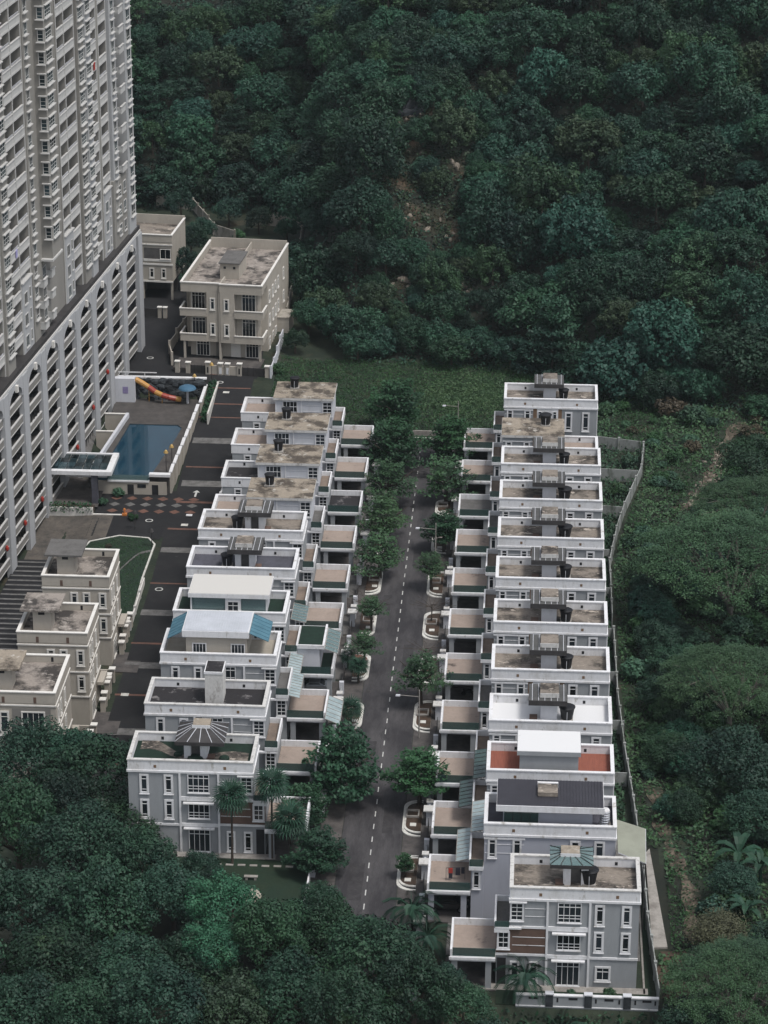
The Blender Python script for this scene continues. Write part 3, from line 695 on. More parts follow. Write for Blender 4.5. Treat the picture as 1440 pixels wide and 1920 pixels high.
# steel tank and stools on the lavender house, laundry on its terrace
o = thing('steel_tank', 'ribbed stainless steel water tank on the slate deck of the lavender house', 'water tank', (9.4, 256.9, 10.42))
part('stand', MB().box(-.6, .6, -.5, .5, .0, .5), 'concrete', o)
prof = []
for k in range(6): prof += [(.5, .5+k*.28), (.56, .6+k*.28), (.5, .7+k*.28)]
part('tank_body', MB().lathe(prof, 14), 'steel', o); part('tank_lid', MB().lathe([(.5, 2.12), (.42, 2.25), (.15, 2.32)], 14), 'white_paint', o)
stool0 = None
for k in range(5):
    o = thing('roof_stool', 'small pale stool, %s from the left in the line along the lavender house roof front' % ORD[k], 'stool', (2.6+.92*k, 255.75, 10.42), group='stools along the roof edge')
    part('seat', MB().box(-.3, .3, -.2, .2, .42, .5), 'concrete', o)
    for sx in (-.24, .2): part('leg', MB().box(sx, sx+.05, -.15, .15, 0, .42), 'dark_metal', o)
o = thing('laundry_rack', 'laundry rack with red and dark clothes on the tan terrace of the lavender house', 'laundry rack', (-6.2, 256.3, 3.84))
part('frame', MB().tube([(-1, 0, 0), (-1, 0, 1.5)], .03, 4).tube([(1, .3, 0), (1, .3, 1.5)], .03, 4).tube([(-1, 0, 1.5), (1, .3, 1.5)], .03, 4), 'dark_metal', o)
part('red_shirt', MB().box(-.75, -.3, -.03, .08, .9, 1.48), 'cloth_red', o); part('dark_cloth', MB().box(-.72, -.32, -.06, .1, .25, .89), 'cloth_dark', o)
part('dark_cloth', MB().box(.0, .5, .1, .2, .6, 1.48), 'cloth_dark', o); part('dark_cloth', MB().box(.6, .95, .2, .28, .75, 1.48), 'cloth_dark', o)

# ------------------------------------------------------------------ gate walls along the central road
def gatewall(side, x, y, label):
    s = 1 if side == 'R' else -1       # s: direction away from road
    o = thing('gate_wall', label, 'gate wall', (x, y, 0), group='entrance walls along the central road')
    part('wall_panel', MB().box(-.12, .12, .503, 2.2, 0, 1.5), 'pale_grey', o)
    part('pillar', MB().box(-.32, .32, -.25, .5, 0, 2.0), 'pale_grey', o)
    part('pillar_slot', MB().box(-.335 if s > 0 else .322, -.322 if s > 0 else .335, -.05, .2, .5, 1.5), 'dark_void', o)
    part('cap', MB().box(-.62, .62, -.55, .8, 2.0, 2.16), 'old_white', o)
    part('pillar', MB().box(-.3, .3, 2.203, 2.8, 0, 1.75), 'pale_grey', o)
    part('cap', MB().box(-.38, .38, 2.1, 2.9, 1.75, 1.86), 'old_white', o)
    part('low_wall', MB().box(-.1, .1, 2.803, 5.6, 0, 1.1), 'grey_paint', o)
    part('pillar', MB().box(-.28, .28, 5.603, 6.1, 0, 1.7), 'pale_grey', o)
    part('gate', MB().box(-.04, .04, 6.15, 11.3, .1, 1.35), 'dark_metal', o)
    return o
for i in range(1, 13):
    yy = Y0.get(i, 242.2)-4.2
    gatewall('R', -9.75, yy, 'low pale gate wall in front of the %s house from the hill, right row' % ORD[i-1])
for i in range(1, 11):
    gatewall('L', -22.0, YLr[i]-4.4, 'low pale gate wall in front of the %s house from the hill, left row' % ORD[i-1])

# ------------------------------------------------------------------ garden walls
def wall_run(pts, h, th=.16, zf=None, steps=True, post=True, mp='pale_grey', name='garden_wall', label='', cat='wall', group=None, postm=None):
    o = thing(name, label, cat, (pts[0][0], pts[0][1], 0), group=group)
    ox, oy = pts[0]
    for (a, b) in zip(pts[:-1], pts[1:]):
        L = math.hypot(b[0]-a[0], b[1]-a[1]); n = max(1, round(L/4.5))
        for k in range(n):
            p = (a[0]+(b[0]-a[0])*k/n, a[1]+(b[1]-a[1])*k/n); q = (a[0]+(b[0]-a[0])*(k+1)/n, a[1]+(b[1]-a[1])*(k+1)/n)
            z = (zf((p[0]+q[0])/2, (p[1]+q[1])/2) if zf else 0) + h + (.12*(k % 2) if steps else 0)
            d = Vector((q[0]-p[0], q[1]-p[1])).normalized(); nn = Vector((-d.y, d.x))*th/2
            e = d*.16
            c4 = [(p[0]+e.x-nn.x-ox, p[1]+e.y-nn.y-oy), (q[0]-e.x*.99-nn.x-ox, q[1]-e.y*.99-nn.y-oy), (q[0]-e.x*.99+nn.x-ox, q[1]-e.y*.99+nn.y-oy), (p[0]+e.x+nn.x-ox, p[1]+e.y+nn.y-oy)]
            part('wall_panel', MB().prism(c4, z-h-1.2, z), mp, o)
            part('post', MB().box(p[0]-.17-ox, p[0]+.17-ox, p[1]-.17-oy, p[1]+.17-oy, z-h-1.2, z+.25), postm or 'old_white', o)
    return o
wall_run([(18.0, 393.5), (17.4, 384), (14.5, 369), (13.2, 360), (12.0, 348.5), (12.0, 330)], 1.9, label='long grey boundary wall, upper half, right of the right row', mp='mossy_wall', postm='mossy_wall', th=.12, name='boundary_wall')
wall_run([(12.1, 326), (12.2, 307.5), (12.7, 293), (13.4, 280), (13.7, 272)], 1.9, label='grey boundary wall, lower half with mossy posts, right of the right row', mp='mossy_wall', postm='mossy_wall', th=.12, name='boundary_wall')
wall_run([(14.0, 268), (14.2, 254), (14.9, 239.2)], 2.0, label='boundary wall with white posts beside the house nearest the camera', mp='mossy_wall', postm='mossy_wall', th=.12, name='boundary_wall')
for (a, b, lb) in (((10.8, 396), (17.8, 394), 'grey cross wall slanting out from the house nearest the hill, right row'),
                   ((10.8, 382.5), (17.0, 382.0), 'grey cross wall closing the overgrown upper garden, right row'),
                   ((10.8, 368), (14.3, 367.5), 'grey cross wall below the overgrown gardens, right row')):
    wall_run([a, b], 1.9, mp='mossy_wall', postm='mossy_wall', th=.12, name='cross_wall', label=lb, steps=False)
for k, yy in enumerate((352, 339, 326, 313, 299.5, 286, 273.5)):
    wall_run([(10.75, yy), (12.2 if yy > 300 else 13.0, yy)], 1.8, mp='mossy_wall', postm='mossy_wall', th=.12, name='cross_wall', label='short grey cross wall, %s below the overgrown gardens, right row' % ORD[k], steps=False, group='short cross walls behind the right row')
# end wall in front of the nearest house
o = thing('front_wall', 'long grey garden wall with dark stone piers in front of the nearest house', 'wall', (.5, 238.3, 0))
part('wall_panel', MB().box(0, 14.3, -.12, .12, -2.5, 1.4), 'grey_paint', o)
part('coping', MB().box(-.05, 14.35, -.2, .2, 1.4, 1.52), 'white_paint', o)
part('ledge', MB().box(0, 14.3, -.2, -.123, .15, .25), 'white_paint', o)
for u in (3.0, 6.9, 10.8): 
    part('stone_pier', MB().box(u, u+.75, -.25, .25, .2, 1.62), 'rock', o); part('pier_cap', MB().box(u-.06, u+.81, -.31, .31, 1.62, 1.74), 'pale_grey', o)
for u in (1.3, 5.3, 8.9, 12.7): part('slot', MB().box(u, u+.9, -.14, -.123, 1.0, 1.25), 'dark_void', o)
for u in (4.1, 7.95, 10.3, 11.9, 13.9): part('slot', MB().box(u, u+.18, -.14, -.123, .7, 1.2), 'dark_void', o)
struct('nearest_lawn', MB().box(-1.5, 14.2, 238.5, 241.1, -.3, .08).box(13.65, 14.2, 241.1, 256, -.3, .08), 'lawn')
struct('side_yard', MB().box(10.8, 13.4, 256, 273, -.3, .06), 'dark_concrete')
struct('broken_slab', MB().prism([(14.6, 250), (16.2, 250.2), (15.5, 262.5), (15.0, 271), (14.5, 270)], -.3, .25), 'concrete')
struct('drain_edge', MB().box(13.42, 13.62, 241.2, 268, -.3, .12), 'concrete')

# ------------------------------------------------------------------ left row rear walls and end garden
def zr(y): return float(np.interp(y, YL, ZL))
wall_run([(-44.3, 268+11.6*k) for k in range(11)], 4.6, th=.2, zf=lambda x, y: zr(y)+.2, mp='white_paint', postm='white_paint', name='retaining_wall', label='white stepped rear wall between the left road and the left row')
struct('end_lawn', MB().box(-38, -22.5, 255.5, 266.0, -.3, .1), 'lawn')
o = thing('stepping_path', 'row of pale stepping stones across the lawn of the left end house', 'path', (-30, 264.6, .1))
sm_ = MB().box(-.42, .42, -.18, .18, 0, .06).mesh('stepping_stone', 'concrete')
for k in range(7): link('stepping_stone', sm_, o, (-2.6+1.15*k*1.15, random.uniform(-.08, .08), 0), random.uniform(-.06, .06))
o = link('sand_patch', MB().prism([(1.3*math.cos(a*.5236), 1.6*math.sin(a*.5236)) for a in range(12)], 0, .06).mesh('sand_patch', 'beige_deck')); o.location = (-28.4, 258.0, .1); o['kind'] = 'structure'
o = thing('garden_bench', 'low pale stone bench on the lawn of the left end house', 'bench', (-28.6, 261.6, .1))
part('seat', MB().box(-.75, .75, -.22, .22, .35, .45), 'concrete', o); part('leg', MB().box(-.6, -.35, -.18, .18, 0, .35), 'concrete', o); part('leg', MB().box(.35, .6, -.18, .18, 0, .35), 'concrete', o)
wall_run([(-22.4, 238), (-22.2, 262)], 1.3, name='hedge_wall', label='low white fence wall between the end lawn and the central road', mp='white_paint')

# ------------------------------------------------------------------ left road, plaza, lawn
def lroad(u, v):
    y = 262+(436-262)*v; x0 = float(np.interp(y, [262, 350, 372, 378, 436], [-51.6, -51.8, -52.2, -52.4, -52.2])); x1 = -44.5
    return x0+(x1-x0)*u, y
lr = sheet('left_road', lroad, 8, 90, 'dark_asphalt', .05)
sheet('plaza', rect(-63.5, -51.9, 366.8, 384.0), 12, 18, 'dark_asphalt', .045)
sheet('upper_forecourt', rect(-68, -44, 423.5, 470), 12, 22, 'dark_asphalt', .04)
sheet('drop_off_paving', rect(-71.5, -60.5, 356, 374.5), 12, 18, 'paver', .05)
sheet('side_lane', rect(-60.4, -52.5, 366, 375), 8, 9, 'dark_asphalt', .06)
def band(y, w, m, x0=-51.9, x1=-44.7): sheet('road_band', rect(x0, x1, y-w/2, y+w/2), 6, 2, m, .075, lr)
for y_, w_, m_ in ((425.6, 1.6, 'orange_band'), (419.6, .35, 'orange_band'), (413.8, .35, 'orange_band'), (409, .3, 'orange_band'), (400.9, 1.9, 'grey_band'), (392, .4, 'orange_band'),
                   (386.6, 1.9, 'grey_band'), (380, .7, 'orange_band'), (370, .6, 'orange_band'), (362.4, 1.8, 'grey_band'), (351, .4, 'orange_band'), (341.5, 1.8, 'grey_band'),
                   (332, .5, 'orange_band'), (325.5, 1.8, 'grey_band'), (317, .5, 'orange_band'), (307, 1.8, 'grey_band'), (298.5, .5, 'orange_band'), (289, 1.6, 'grey_band'), (281, .5, 'orange_band')):
    band(y_, w_, m_)
for k in range(3):
    for j, yy in enumerate((380.9, 378.6, 376.2)):
        pass
for j, yy in enumerate((380.9, 378.6, 376.2)):
    for i in range(6):
        x = -61.0+2.33*i + (0 if j != 1 else .0)
        x = min(x, -49.3)
        def dia(u, v, x=x, yy=yy): return (x+(u-v)*.85, yy+(u+v-1)*.78)
        o = sheet('diamond_paver', dia, 2, 2, 'orange_band' if j != 1 else 'grey_band', .085, lr)
arrow = MB()
for (pp) in ([(-.15, -1.3), (.15, -1.3), (.15, .4), (-.15, .4)], [(-.55, .4), (.55, .4), (0, 1.3)]): arrow.prism(pp, 0, .006)
o = part('lane_arrow', arrow, 'road_paint', lr, (-49.3, 383.2, zt(-49.3, 383.2)+.12))
for (x, y) in ((-49.9, 421.6), (-55.0, 372.8), (-62.6, 431.0), (-50.4, 349)):
    b = MB(); n = 16
    for k in range(n):
        a0, a1 = 2*math.pi*k/n, 2*math.pi*(k+1)/n
        b.prism([(.42*math.cos(a0), .42*math.sin(a0)), (.58*math.cos(a0), .58*math.sin(a0)), (.58*math.cos(a1), .58*math.sin(a1)), (.42*math.cos(a1), .42*math.sin(a1))], 0, .02)
    part('manhole_ring', b, 'road_paint', lr, (x, y, zt(x, y)+.08))
for (x, y) in ((-48.5, 418.0), (-50.6, 317), (-50.9, 303), (-49.6, 371.5)):
    part('cover_plate', MB().box(-.5, .5, -.4, .4, 0, .03), 'kerb', lr, (x, y, zt(x, y)+.08))
# lawn beside the road
lawn_pts = [(-52.8, 338), (-53.2, 352), (-53.0, 364.0), (-54.2, 366.2), (-58.5, 366.8), (-62.5, 364.5), (-63.5, 360.5), (-63.0, 338)]
V = []; 
b = MB(); b.prism(lawn_pts, lambda x, y: zt(x, y)-.3, lambda x, y: zt(x, y)+.16)
struct('corner_lawn', b, 'lawn')
kb = MB()
for a, c in zip(lawn_pts[:6], lawn_pts[1:7]):
    d = Vector((c[0]-a[0], c[1]-a[1])).normalized(); n_ = Vector((-d.y, d.x))*.12
    kb.prism([(a[0]+n_.x, a[1]+n_.y), (a[0]-n_.x, a[1]-n_.y), (c[0]-n_.x, c[1]-n_.y), (c[0]+n_.x, c[1]+n_.y)][::-1], lambda x, y: zt(x, y)-.3, lambda x, y: zt(x, y)+.24)
struct('lawn_kerb', kb, 'kerb')
b = MB(); prev = None
for k in range(15):
    t = k/14; x = -59.5+6.6*t; y = 349.5+11.5*sm(.1, .75, t)+.6*math.sin(t*8)
    if prev:
        b.hexa([(prev[0], prev[1]-.35, zt(*prev)+.1), (x, y-.35, zt(x, y)+.1), (x, y+.35, zt(x, y)+.1), (prev[0], prev[1]+.35, zt(*prev)+.1)],
               [(prev[0], prev[1]-.35, zt(*prev)+.21), (x, y-.35, zt(x, y)+.21), (x, y+.35, zt(x, y)+.21), (prev[0], prev[1]+.35, zt(*prev)+.21)])
    prev = (x, y)
struct('garden_path', b, 'grey_band')
# striped stairway down beside the tower
o = thing('stairway', 'dark striped stairway descending between the tower and the beige houses', 'stairs', (-68.2, 352, 0))
for k in range(26):
    y_ = 358.5-1.55*k
    part('step', MB().box(-3.9-.12*k*.5, 3.4, -.77, .765, -1.3, .0), 'dark_asphalt', o, (0, y_-352, zt(-66, y_)+.35))
    part('nosing', MB().box(-3.8-.12*k*.5, 3.3, -.35, .05, .0, .03), 'grey_band', o, (0, y_-352, zt(-66, y_)+.35))
# planter retaining wall by the drop off
o = thing('planter_wall', 'pale retaining wall with trailing plants beside the tower drop off', 'planter', (-66.6, 374.6, zt(-66, 374.6)))
part('wall_panel', MB().box(-4.2, 3.0, -.2, .2, -.8, 1.3), 'cream_trim', o); part('low_wall', MB().box(3.003, 7.8, -.15, .15, -.6, .35), 'cream_trim', o)
part('planter_soil', MB().box(-4.2, 3.0, .203, 1.6, -.8, 1.1), 'soil', o)
sheet('entrance_terrace', rect(-71, -63.2, 376.4, 387.3), 6, 8, 'drive_tile', .5)
ob = thing('road_bollard', 'small orange bollard at the end of the pale retaining wall', 'bollard', (-58.9, 374.6, zt(-58.9, 374.6)))
part('base', MB().box(-.35, .35, -.3, .3, 0, .35), 'orange_plastic', ob); part('post', MB().lathe([(.14, .35), (.12, .9), (.2, .95), (.12, 1.15)], 10), 'orange_plastic', ob)
ob = thing('road_sign_board', 'small white board lying at the edge of the diamond paved plaza', 'sign board', (-49.3, 374.7, zt(-49.3, 374.7)+.1))
part('board', MB().box(-.45, .45, -.3, .3, .12, .22), 'white_paint', ob); part('foot', MB().box(-.1, .1, -.3, .3, 0, .12), 'dark_metal', ob)

# ------------------------------------------------------------------ swimming pool
pool = thing('swimming_pool', 'blue swimming pool on a raised deck beside the tower', 'swimming pool', (-58.65, 396.2, -1.6))
def PX(pts): return [(p[0]+58, p[1]-392) for p in pts]
deck = [(-64.3, 379), (-52.6, 379), (-51.9, 395), (-51.7, 414.5), (-66.0, 414.5), (-65.2, 405.0), (-62.7, 404.4)]
wat = [(-63.4, 379.45), (-55.6, 379.45), (-53.7, 396), (-53.4, 400.2), (-54.2, 401.4), (-61.8, 401.5)]
# deck built as pieces round the basin
part('deck', MB().prism(PX([(-55.597, 379), (-52.6, 379), (-51.9, 395), (-51.7, 402), (-53.397, 400.2), (-53.697, 396)]), -4.4, 0), 'pool_deck', pool)
part('deck', MB().prism(PX([(-53.397, 400.203), (-51.7, 402.003), (-51.7, 414.5), (-65.9, 414.5), (-65.2, 405), (-62.5, 404.4), (-61.8, 401.503), (-54.2, 401.403)]), -4.4, -.01), 'pool_deck', pool)
part('deck', MB().prism(PX([(-64.9, 379.0), (-63.403, 379.0), (-61.803, 401.5), (-62.503, 404.35)]), -4.4, 0.0), 'pool_deck', pool)
part('basin_floor', MB().prism(PX(wat), -3.0, -1.5), 'pool_tile', pool)
part('water', MB().prism(PX(wat), -.22, -.12), 'pool_water', pool)
part('infinity_edge', MB().box(-5.4, 2.4, -13.3, -12.56, -3.0, -.05), 'pool_tile', pool)
part('front_wall', MB().box(-5.4, 5.0, -13.75, -13.31, -4.4, -.6), 'beige_paint', pool)
part('front_coping', MB().box(-10.3, -3.9, -13.5, -12.9, -.1, .18).box(-3.897, 2.4, -13.9, -13.303, -.6, -.35).box(2.4, 5.6, -13.9, -13.0, .35, .75), 'white_paint', pool)
part('front_glass', MB().box(-3.9, 2.3, -13.72, -13.68, -.35, .5), 'clear_glass', pool)
for u in (-.9, 2.8): part('changing_door', MB().box(u, u+.95, -13.79, -13.753, -3.6, -1.0), 'dark_void', pool)
part('vent_window', MB().box(.6, 1.9, -13.79, -13.753, -1.5, -.9), 'glass', pool)
part('left_kerb', MB().prism(PX([(-65.0, 379.0), (-64.6, 379.0), (-62.3, 404.3), (-62.75, 404.4)]), 0, .75), 'pale_grey', pool)
# stepped boundary wall on the road side
pts = [(-52.4, 379), (-52.2, 385.4), (-52.1, 393.3), (-51.5, 406.5)]
pw = thing('pool_wall', 'stepped beige wall with white coping between pool deck and left road', 'wall', (-52.85, 396.2, -1.6))
for k in range(8):
    a = 379.0+3.4*k; xx = float(np.interp(a, [379, 395, 406], [-52.45, -51.75, -51.4]))
    zt2 = .75+.13*k
    part('wall_panel', MB().box(-.14, .14, a-392, a+3.37-392, -4.2, zt2), 'beige_paint', pw, (xx+52.2, 0, 0))
    part('coping', MB().box(-.24, .24, a-392-.05, a+3.3-392, zt2, zt2+.2), 'white_paint', pw, (xx+52.2, 0, 0))
part('wall_panel', MB().box(.9, 1.18, 14.3, 22.4, -2, 2.0), 'beige_paint', pw); part('coping', MB().box(.8, 1.28, 14.25, 22.5, 2.0, 2.2), 'white_paint', pw)
rk = thing('rock_wall', 'dark artificial rock wall behind the pool slide', 'rock wall', (-58.6, 418.2, -1.6))
part('backing', MB().box(-9.3, 6.6, .2, .6, -1, 3.1), 'rock', rk)
part('coping', MB().box(-9.5, 6.9, .1, .75, 3.1, 3.35), 'white_paint', rk)
part('rail', MB().box(-9.4, -1.2, .3, .4, 3.95, 4.1).box(-9.3, -9.2, .3, .4, 3.35, 3.95).box(-6.4, -6.3, .3, .4, 3.35, 3.95).box(-3.2, -3.1, .3, .4, 3.35, 3.95), 'white_paint', rk)
rock_meshes = []
for k in range(5):
    b = MB(); rr = random.Random(k); prof = []
    n = 7
    for z, r in ((-.5, .35), (-.25, .62), (.1, .6), (.38, .42), (.52, .15)):
        for i in range(n):
            a = 2*math.pi*i/n; q = r*rr.uniform(.75, 1.2); b.v.append((q*math.cos(a)*1.3, q*math.sin(a)*.8, z*rr.uniform(.9, 1.1)))
    for j in range(4):
        for i in range(n): b.f.append((j*n+i, j*n+(i+1) % n, (j+1)*n+(i+1) % n, (j+1)*n+i))
    b.f.append(tuple(4*n+i for i in range(n))); b.f.append(tuple(reversed(range(n))))
    rock_meshes.append(b.mesh('stone', 'rock'))
for k in range(70):
    o = link('stone', random.choice(rock_meshes), rk, (random.uniform(-5.6, 6.2), random.uniform(-.25, .1), random.uniform(-.1, 2.9)), random.uniform(-.3, .3), (random.uniform(.7, 1.3),)*3)
for k in range(12):
    link('stone', random.choice(rock_meshes), rk, (random.uniform(-8.8, 6.2), random.uniform(-1.3, -.5), .2), random.uniform(0, 6), (random.uniform(.5, 1.0),)*3)
part('side_panel', MB().box(-9.2, -5.8, .1, .19, .2, 3.0), 'slate_deck', rk)
sb = thing('slide_tower', 'white block with a lilac notice at the head of the pool slide', 'slide tower', (-64.6, 416.0, -1.6))
part('block', MB().box(-2.2, 1.6, -.6, .6, 0, 4.0), 'pale_grey', sb)
for k in range(6): part('notice_line', MB().box(-.35, .55, -.63, -.602, 1.5+.2*k, 1.64+.2*k), 'notice_ink', sb)
sl_ = thing('pool_slide', 'yellow and red tube slide curving down to the pool', 'water slide', (-58.6, 416.2, -1.6))
cp = [(-4.4, .3, 3.6), (-3.3, .2, 3.0), (-2.2, -.1, 2.4), (-1.1, -.5, 1.75), (0, -.8, 1.35), (1.1, -.9, 1.05), (2.2, -.8, .8), (3.0, -.6, .6)]
for k in range(len(cp)-1):
    part('slide_segment', MB().tube([cp[k], cp[k+1]], .45, 10), 'yellow_plastic' if k in (0, 1, 3, 6) else 'red_plastic', sl_)
part('support', MB().tube([(0, -.8, 0), (0, -.8, 1.0)], .08, 6).tube([(-2.2, -.1, 0), (-2.2, -.1, 2.0)], .08, 6), 'yellow_plastic', sl_)
mu = thing('mushroom_fountain', 'blue mushroom shaped water umbrella beside the pool slide', 'water umbrella', (-54.5, 415.6, -1.6))
part('stem', MB().lathe([(.22, 0), (.18, 2.6)], 10), 'pale_grey', mu); part('cap', MB().lathe([(1.45, 2.5), (1.3, 2.75), (.8, 3.0), (.2, 3.12)], 18), 'blue_plastic', mu)
def lamp(x, y, z, label, h=2.6, m='brass', grp='garden lamps'):
    o = thing('garden_lamp', label, 'lamp', (x, y, z), group=grp)
    part('post', MB().lathe([(.09, 0), (.06, .4), (.05, h)], 8), 'dark_metal', o)
    part('lamp_head', MB().lathe([(.12, h), (.38, h+.1), (.22, h+.45), (.05, h+.6)], 10), m, o)
lamp(-53.6, 418.0, .2, 'brass garden lamp left of the planting strip at the rock wall end', 1.8); lamp(-51.2, 421.5, -.2, 'brass garden lamp at the top of the planting strip by the road', 3.0)
lamp(-53.9, 384.6, -1.3, 'brass garden lamp at the near corner of the pool wall', 3.0); lamp(-53.6, 388.8, -1.2, 'brass garden lamp just behind the near corner of the pool wall', 2.2)
lamp(-56.6, 369.6, zt(-56.6, 369.6), 'dark post lamp between plaza and lawn', 2.4, 'dark_metal'); lamp(-53.3, 363.2, zt(-53.3, 363), 'dark post lamp at the lawn corner', 2.4, 'dark_metal')

sheet('service_yard', rect(-69.5, -63.2, 387.4, 417), 4, 14, 'dark_concrete', .06)
# entrance canopy of glass
cn = thing('entrance_canopy', 'flat glass entrance canopy with thick white frame against the tower', 'canopy', (-66.2, 381.5, 1.0))
part('frame', MB().box(-4.6, 5.1, -4.1, -3.2, -.3, .3).box(4.2, 5.1, -3.2, 3.9, -.3, .3).box(-4.6, 4.2, 3.5, 3.9, -.2, .25), 'white_paint', cn)
for i in range(7):
    for j in range(4):
        part('pane', MB().box(-4.55+1.25*i+.04, -4.55+1.25*(i+1)-.04, -3.15+1.66*j+.04, -3.15+1.66*(j+1)-.04, .05, .08), 'tint_glass', cn)
part('beam', MB().box(-4.55, 4.2, -.05, .05, -.25, .045).box(-.15, -.05, -3.2, 3.5, -.27, .044), 'dark_metal', cn)
part('column', MB().box(2.0, 2.9, -3.9, -3.0, -5.2, -.301), 'slate_deck', cn); part('column', MB().box(2.0, 2.9, 2.4, 3.3, -5.2, -.301), 'slate_deck', cn)
lob = thing('entrance_lobby', 'pale entrance lobby front under the glass canopy', 'lobby', (-66.3, 387.5, -4.0))
part('wall', MB().box(-3.6, 3.2, 0, .4, -1, 3.0), 'beige_paint', lob)
window(lob, (-2.0, 0, .6), 0, 2.0, 1.8, 1, [], .15); part('counter', MB().box(.3, 2.8, -.3, -.003, 0, 1.0), 'pale_grey', lob)
part('passage', MB().box(-4.9, -3.63, .1, .3, -1, 3.0), 'dark_void', lob)
for (x0, y0, x1, y1, lb) in ((-67.0, 400.2, -63.8, 400.6, 'low beige cross wall between pier and pool, nearer one'), (-66.8, 408.1, -63.5, 408.5, 'low beige cross wall between pier and pool, farther one')):
    o = thing('low_wall', lb, 'wall', (x0, y0, -3.2), group='cross walls between tower and pool'); part('wall_panel', MB().box(0, x1-x0, 0, .3, -1, 2.2), 'beige_paint', o); part('coping', MB().box(-.05, x1-x0+.05, -.05, .35, 2.2, 2.32), 'cream_trim', o)

# ------------------------------------------------------------------ apartment tower
tw = thing('apartment_tower', 'tall beige apartment tower with white balconies above an arcaded parking podium', 'apartment tower', (-65.1, 425.2, 0), math.atan2(-.9953, -.0963))
PIT, OPW = 9.75, 6.3
T0, T1 = -10.6, 86.0
part('core_wall', MB().box(T0+.5, T1, -18, -4.6, -8, 21.0).box(T0+.5, T1, -18, -3.3, 21.0, 97.5), 'tower_wall', tw)
part('podium_floor', MB().box(T0+.6, T1, -4.59, -.9, 19.7, 20.2), 'interior', tw)
# podium: piers, arch heads, spandrels, dark decks behind
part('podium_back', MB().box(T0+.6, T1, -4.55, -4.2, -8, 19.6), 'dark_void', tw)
NB = 9
pier = MB().box(-1.3, 1.3, -.75, -.05, -9, 20.897).box(-1.3, -1.18, -.05, .0, -9, 20.897).box(1.18, 1.3, -.05, .0, -9, 20.897).mesh('pier', 'podium_white')
spand = MB().box(-OPW/2-.45, OPW/2+.45, -.5, -.3, -1.0, 0).mesh('spandrel', 'podium_beige')
sill = MB().box(-OPW/2-.45, OPW/2+.45, -.52, -.24, 0, .14).box(-OPW/2-.45, OPW/2+.45, -.5, -.24, -1.1, -1.0).mesh('sill_band', 'tower_trim')
slabm = MB().box(-OPW/2-.45, OPW/2+.45, -4.2, -.52, -1.1, -.8).mesh('deck_slab', 'dark_concrete')
arch = MB(); n = 12; hw = OPW/2
for k in range(n):
    a0, a1 = math.pi*k/n, math.pi*(k+1)/n
    p0 = (-hw*math.cos(a0), 1.7*math.sin(a0)); p1 = (-hw*math.cos(a1), 1.7*math.sin(a1))
    arch.hexa([(p0[0], -.6, p0[1]), (p1[0], -.6, p1[1]), (p1[0], -.05, p1[1]), (p0[0], -.05, p0[1])], [(p0[0], -.6, 2.6), (p1[0], -.6, 2.6), (p1[0], -.05, 2.6), (p0[0], -.05, 2.6)])
arch = arch.mesh('arch_head', 'podium_white')
keym = MB().box(-.3, .3, -.1, .3, 1.4, 2.4).mesh('keystone', 'cream_trim')
railm = MB()
for k in range(5): railm.box(-2.6+1.3*k-.03, -2.6+1.3*k+.03, -.45, -.38, .16, 1.75)
railm = railm.mesh('mullion', 'dark_metal')
for k in range(-1, NB):
    tc_ = k*PIT - OPW/2 if k >= 0 else None
    tp = k*PIT + 1.72 if k >= 0 else T0+1.2
    link('pier', pier, tw, (tp, 0, 0))
    if k < 0: continue
    for r in range(8):
        z = 18.0-3.0*r
        low = -1 if k < 2 else (-3 if k < 4 else -6)
        if z < low: continue
        link('spandrel', spand, tw, (tc_, 0, z)); link('sill_band', sill, tw, (tc_, 0, z)); link('deck_slab', slabm, tw, (tc_, 0, z))
        if (k*3+r*5) % 4 == 0 and r > 0: link('mullion', railm, tw, (tc_, 0, z))
    link('arch_head', arch, tw, (tc_, 0, 18.55)); link('keystone', keym, tw, (tc_, 0, 18.4))
    part('bay_end', MB().box(-OPW/2-.45, -OPW/2-.003, -.6, -.05, 18.2, 21.1).box(OPW/2+.003, OPW/2+.45, -.6, -.05, 18.2, 21.1), 'podium_white', tw, (tc_, 0, 0))
part('podium_band', MB().box(T0, T1, -.95, -.15, 20.9, 21.347), 'tower_trim', tw)
part('podium_roof_edge', MB().box(T0-.1, T1, -3.29, -.35, 21.35, 22.0), 'dark_metal', tw)
part('end_wall', MB().box(T0, T0+.5, -18, -.9, -8, 21.14), 'podium_white', tw)
# upper facade
NS, SH, ZB = 23, 3.2, 24.2
ZT = ZB+NS*SH
def seg(t0, t1, o_, m='tower_wall', z0=22.0, z1=None, name='wall_bay'): return part(name, MB().box(t0, t1, -3.3, o_, z0, z1 or ZT), m, tw)
seg(44.9, 50.2, -1.2); seg(40.5, 44.895, .4, z0=ZB+SH*3-.6); seg(32.0, 40.495, -1.6); seg(18.4, 21.75, -1.0); seg(15.2, 18.395, -.7, 'tower_pale'); seg(12.9, 15.195, -1.3)
seg(8.05, 9.35, -1.45); seg(-.8, 2.7, -1.0, 'tower_pale'); seg(-9.6, -5.2, -.6, 'tower_pale'); seg(61.2, 65.0, -1.0); seg(76.0, 80.0, -1.2)
seg(40.5, 44.895, -1.4, z0=22.0, z1=ZB+SH*3-.603)
fin = MB()
fe = MB()
for t in (61.1, 55.6, 50.28, 31.95, 27.75, 22.15, 12.85, 9.4, 8.0, 3.25, 65.1, 69.3, 75.9): fin.box(t-.09, t+.09, -3.3, -1.5, 22.0, ZT); fe.box(t-.1, t+.1, -1.497, -1.38, 22.0, ZT)
part('balcony_fin', fin, 'tower_wall', tw); part('fin_edge', fe, 'tower_trim', tw)
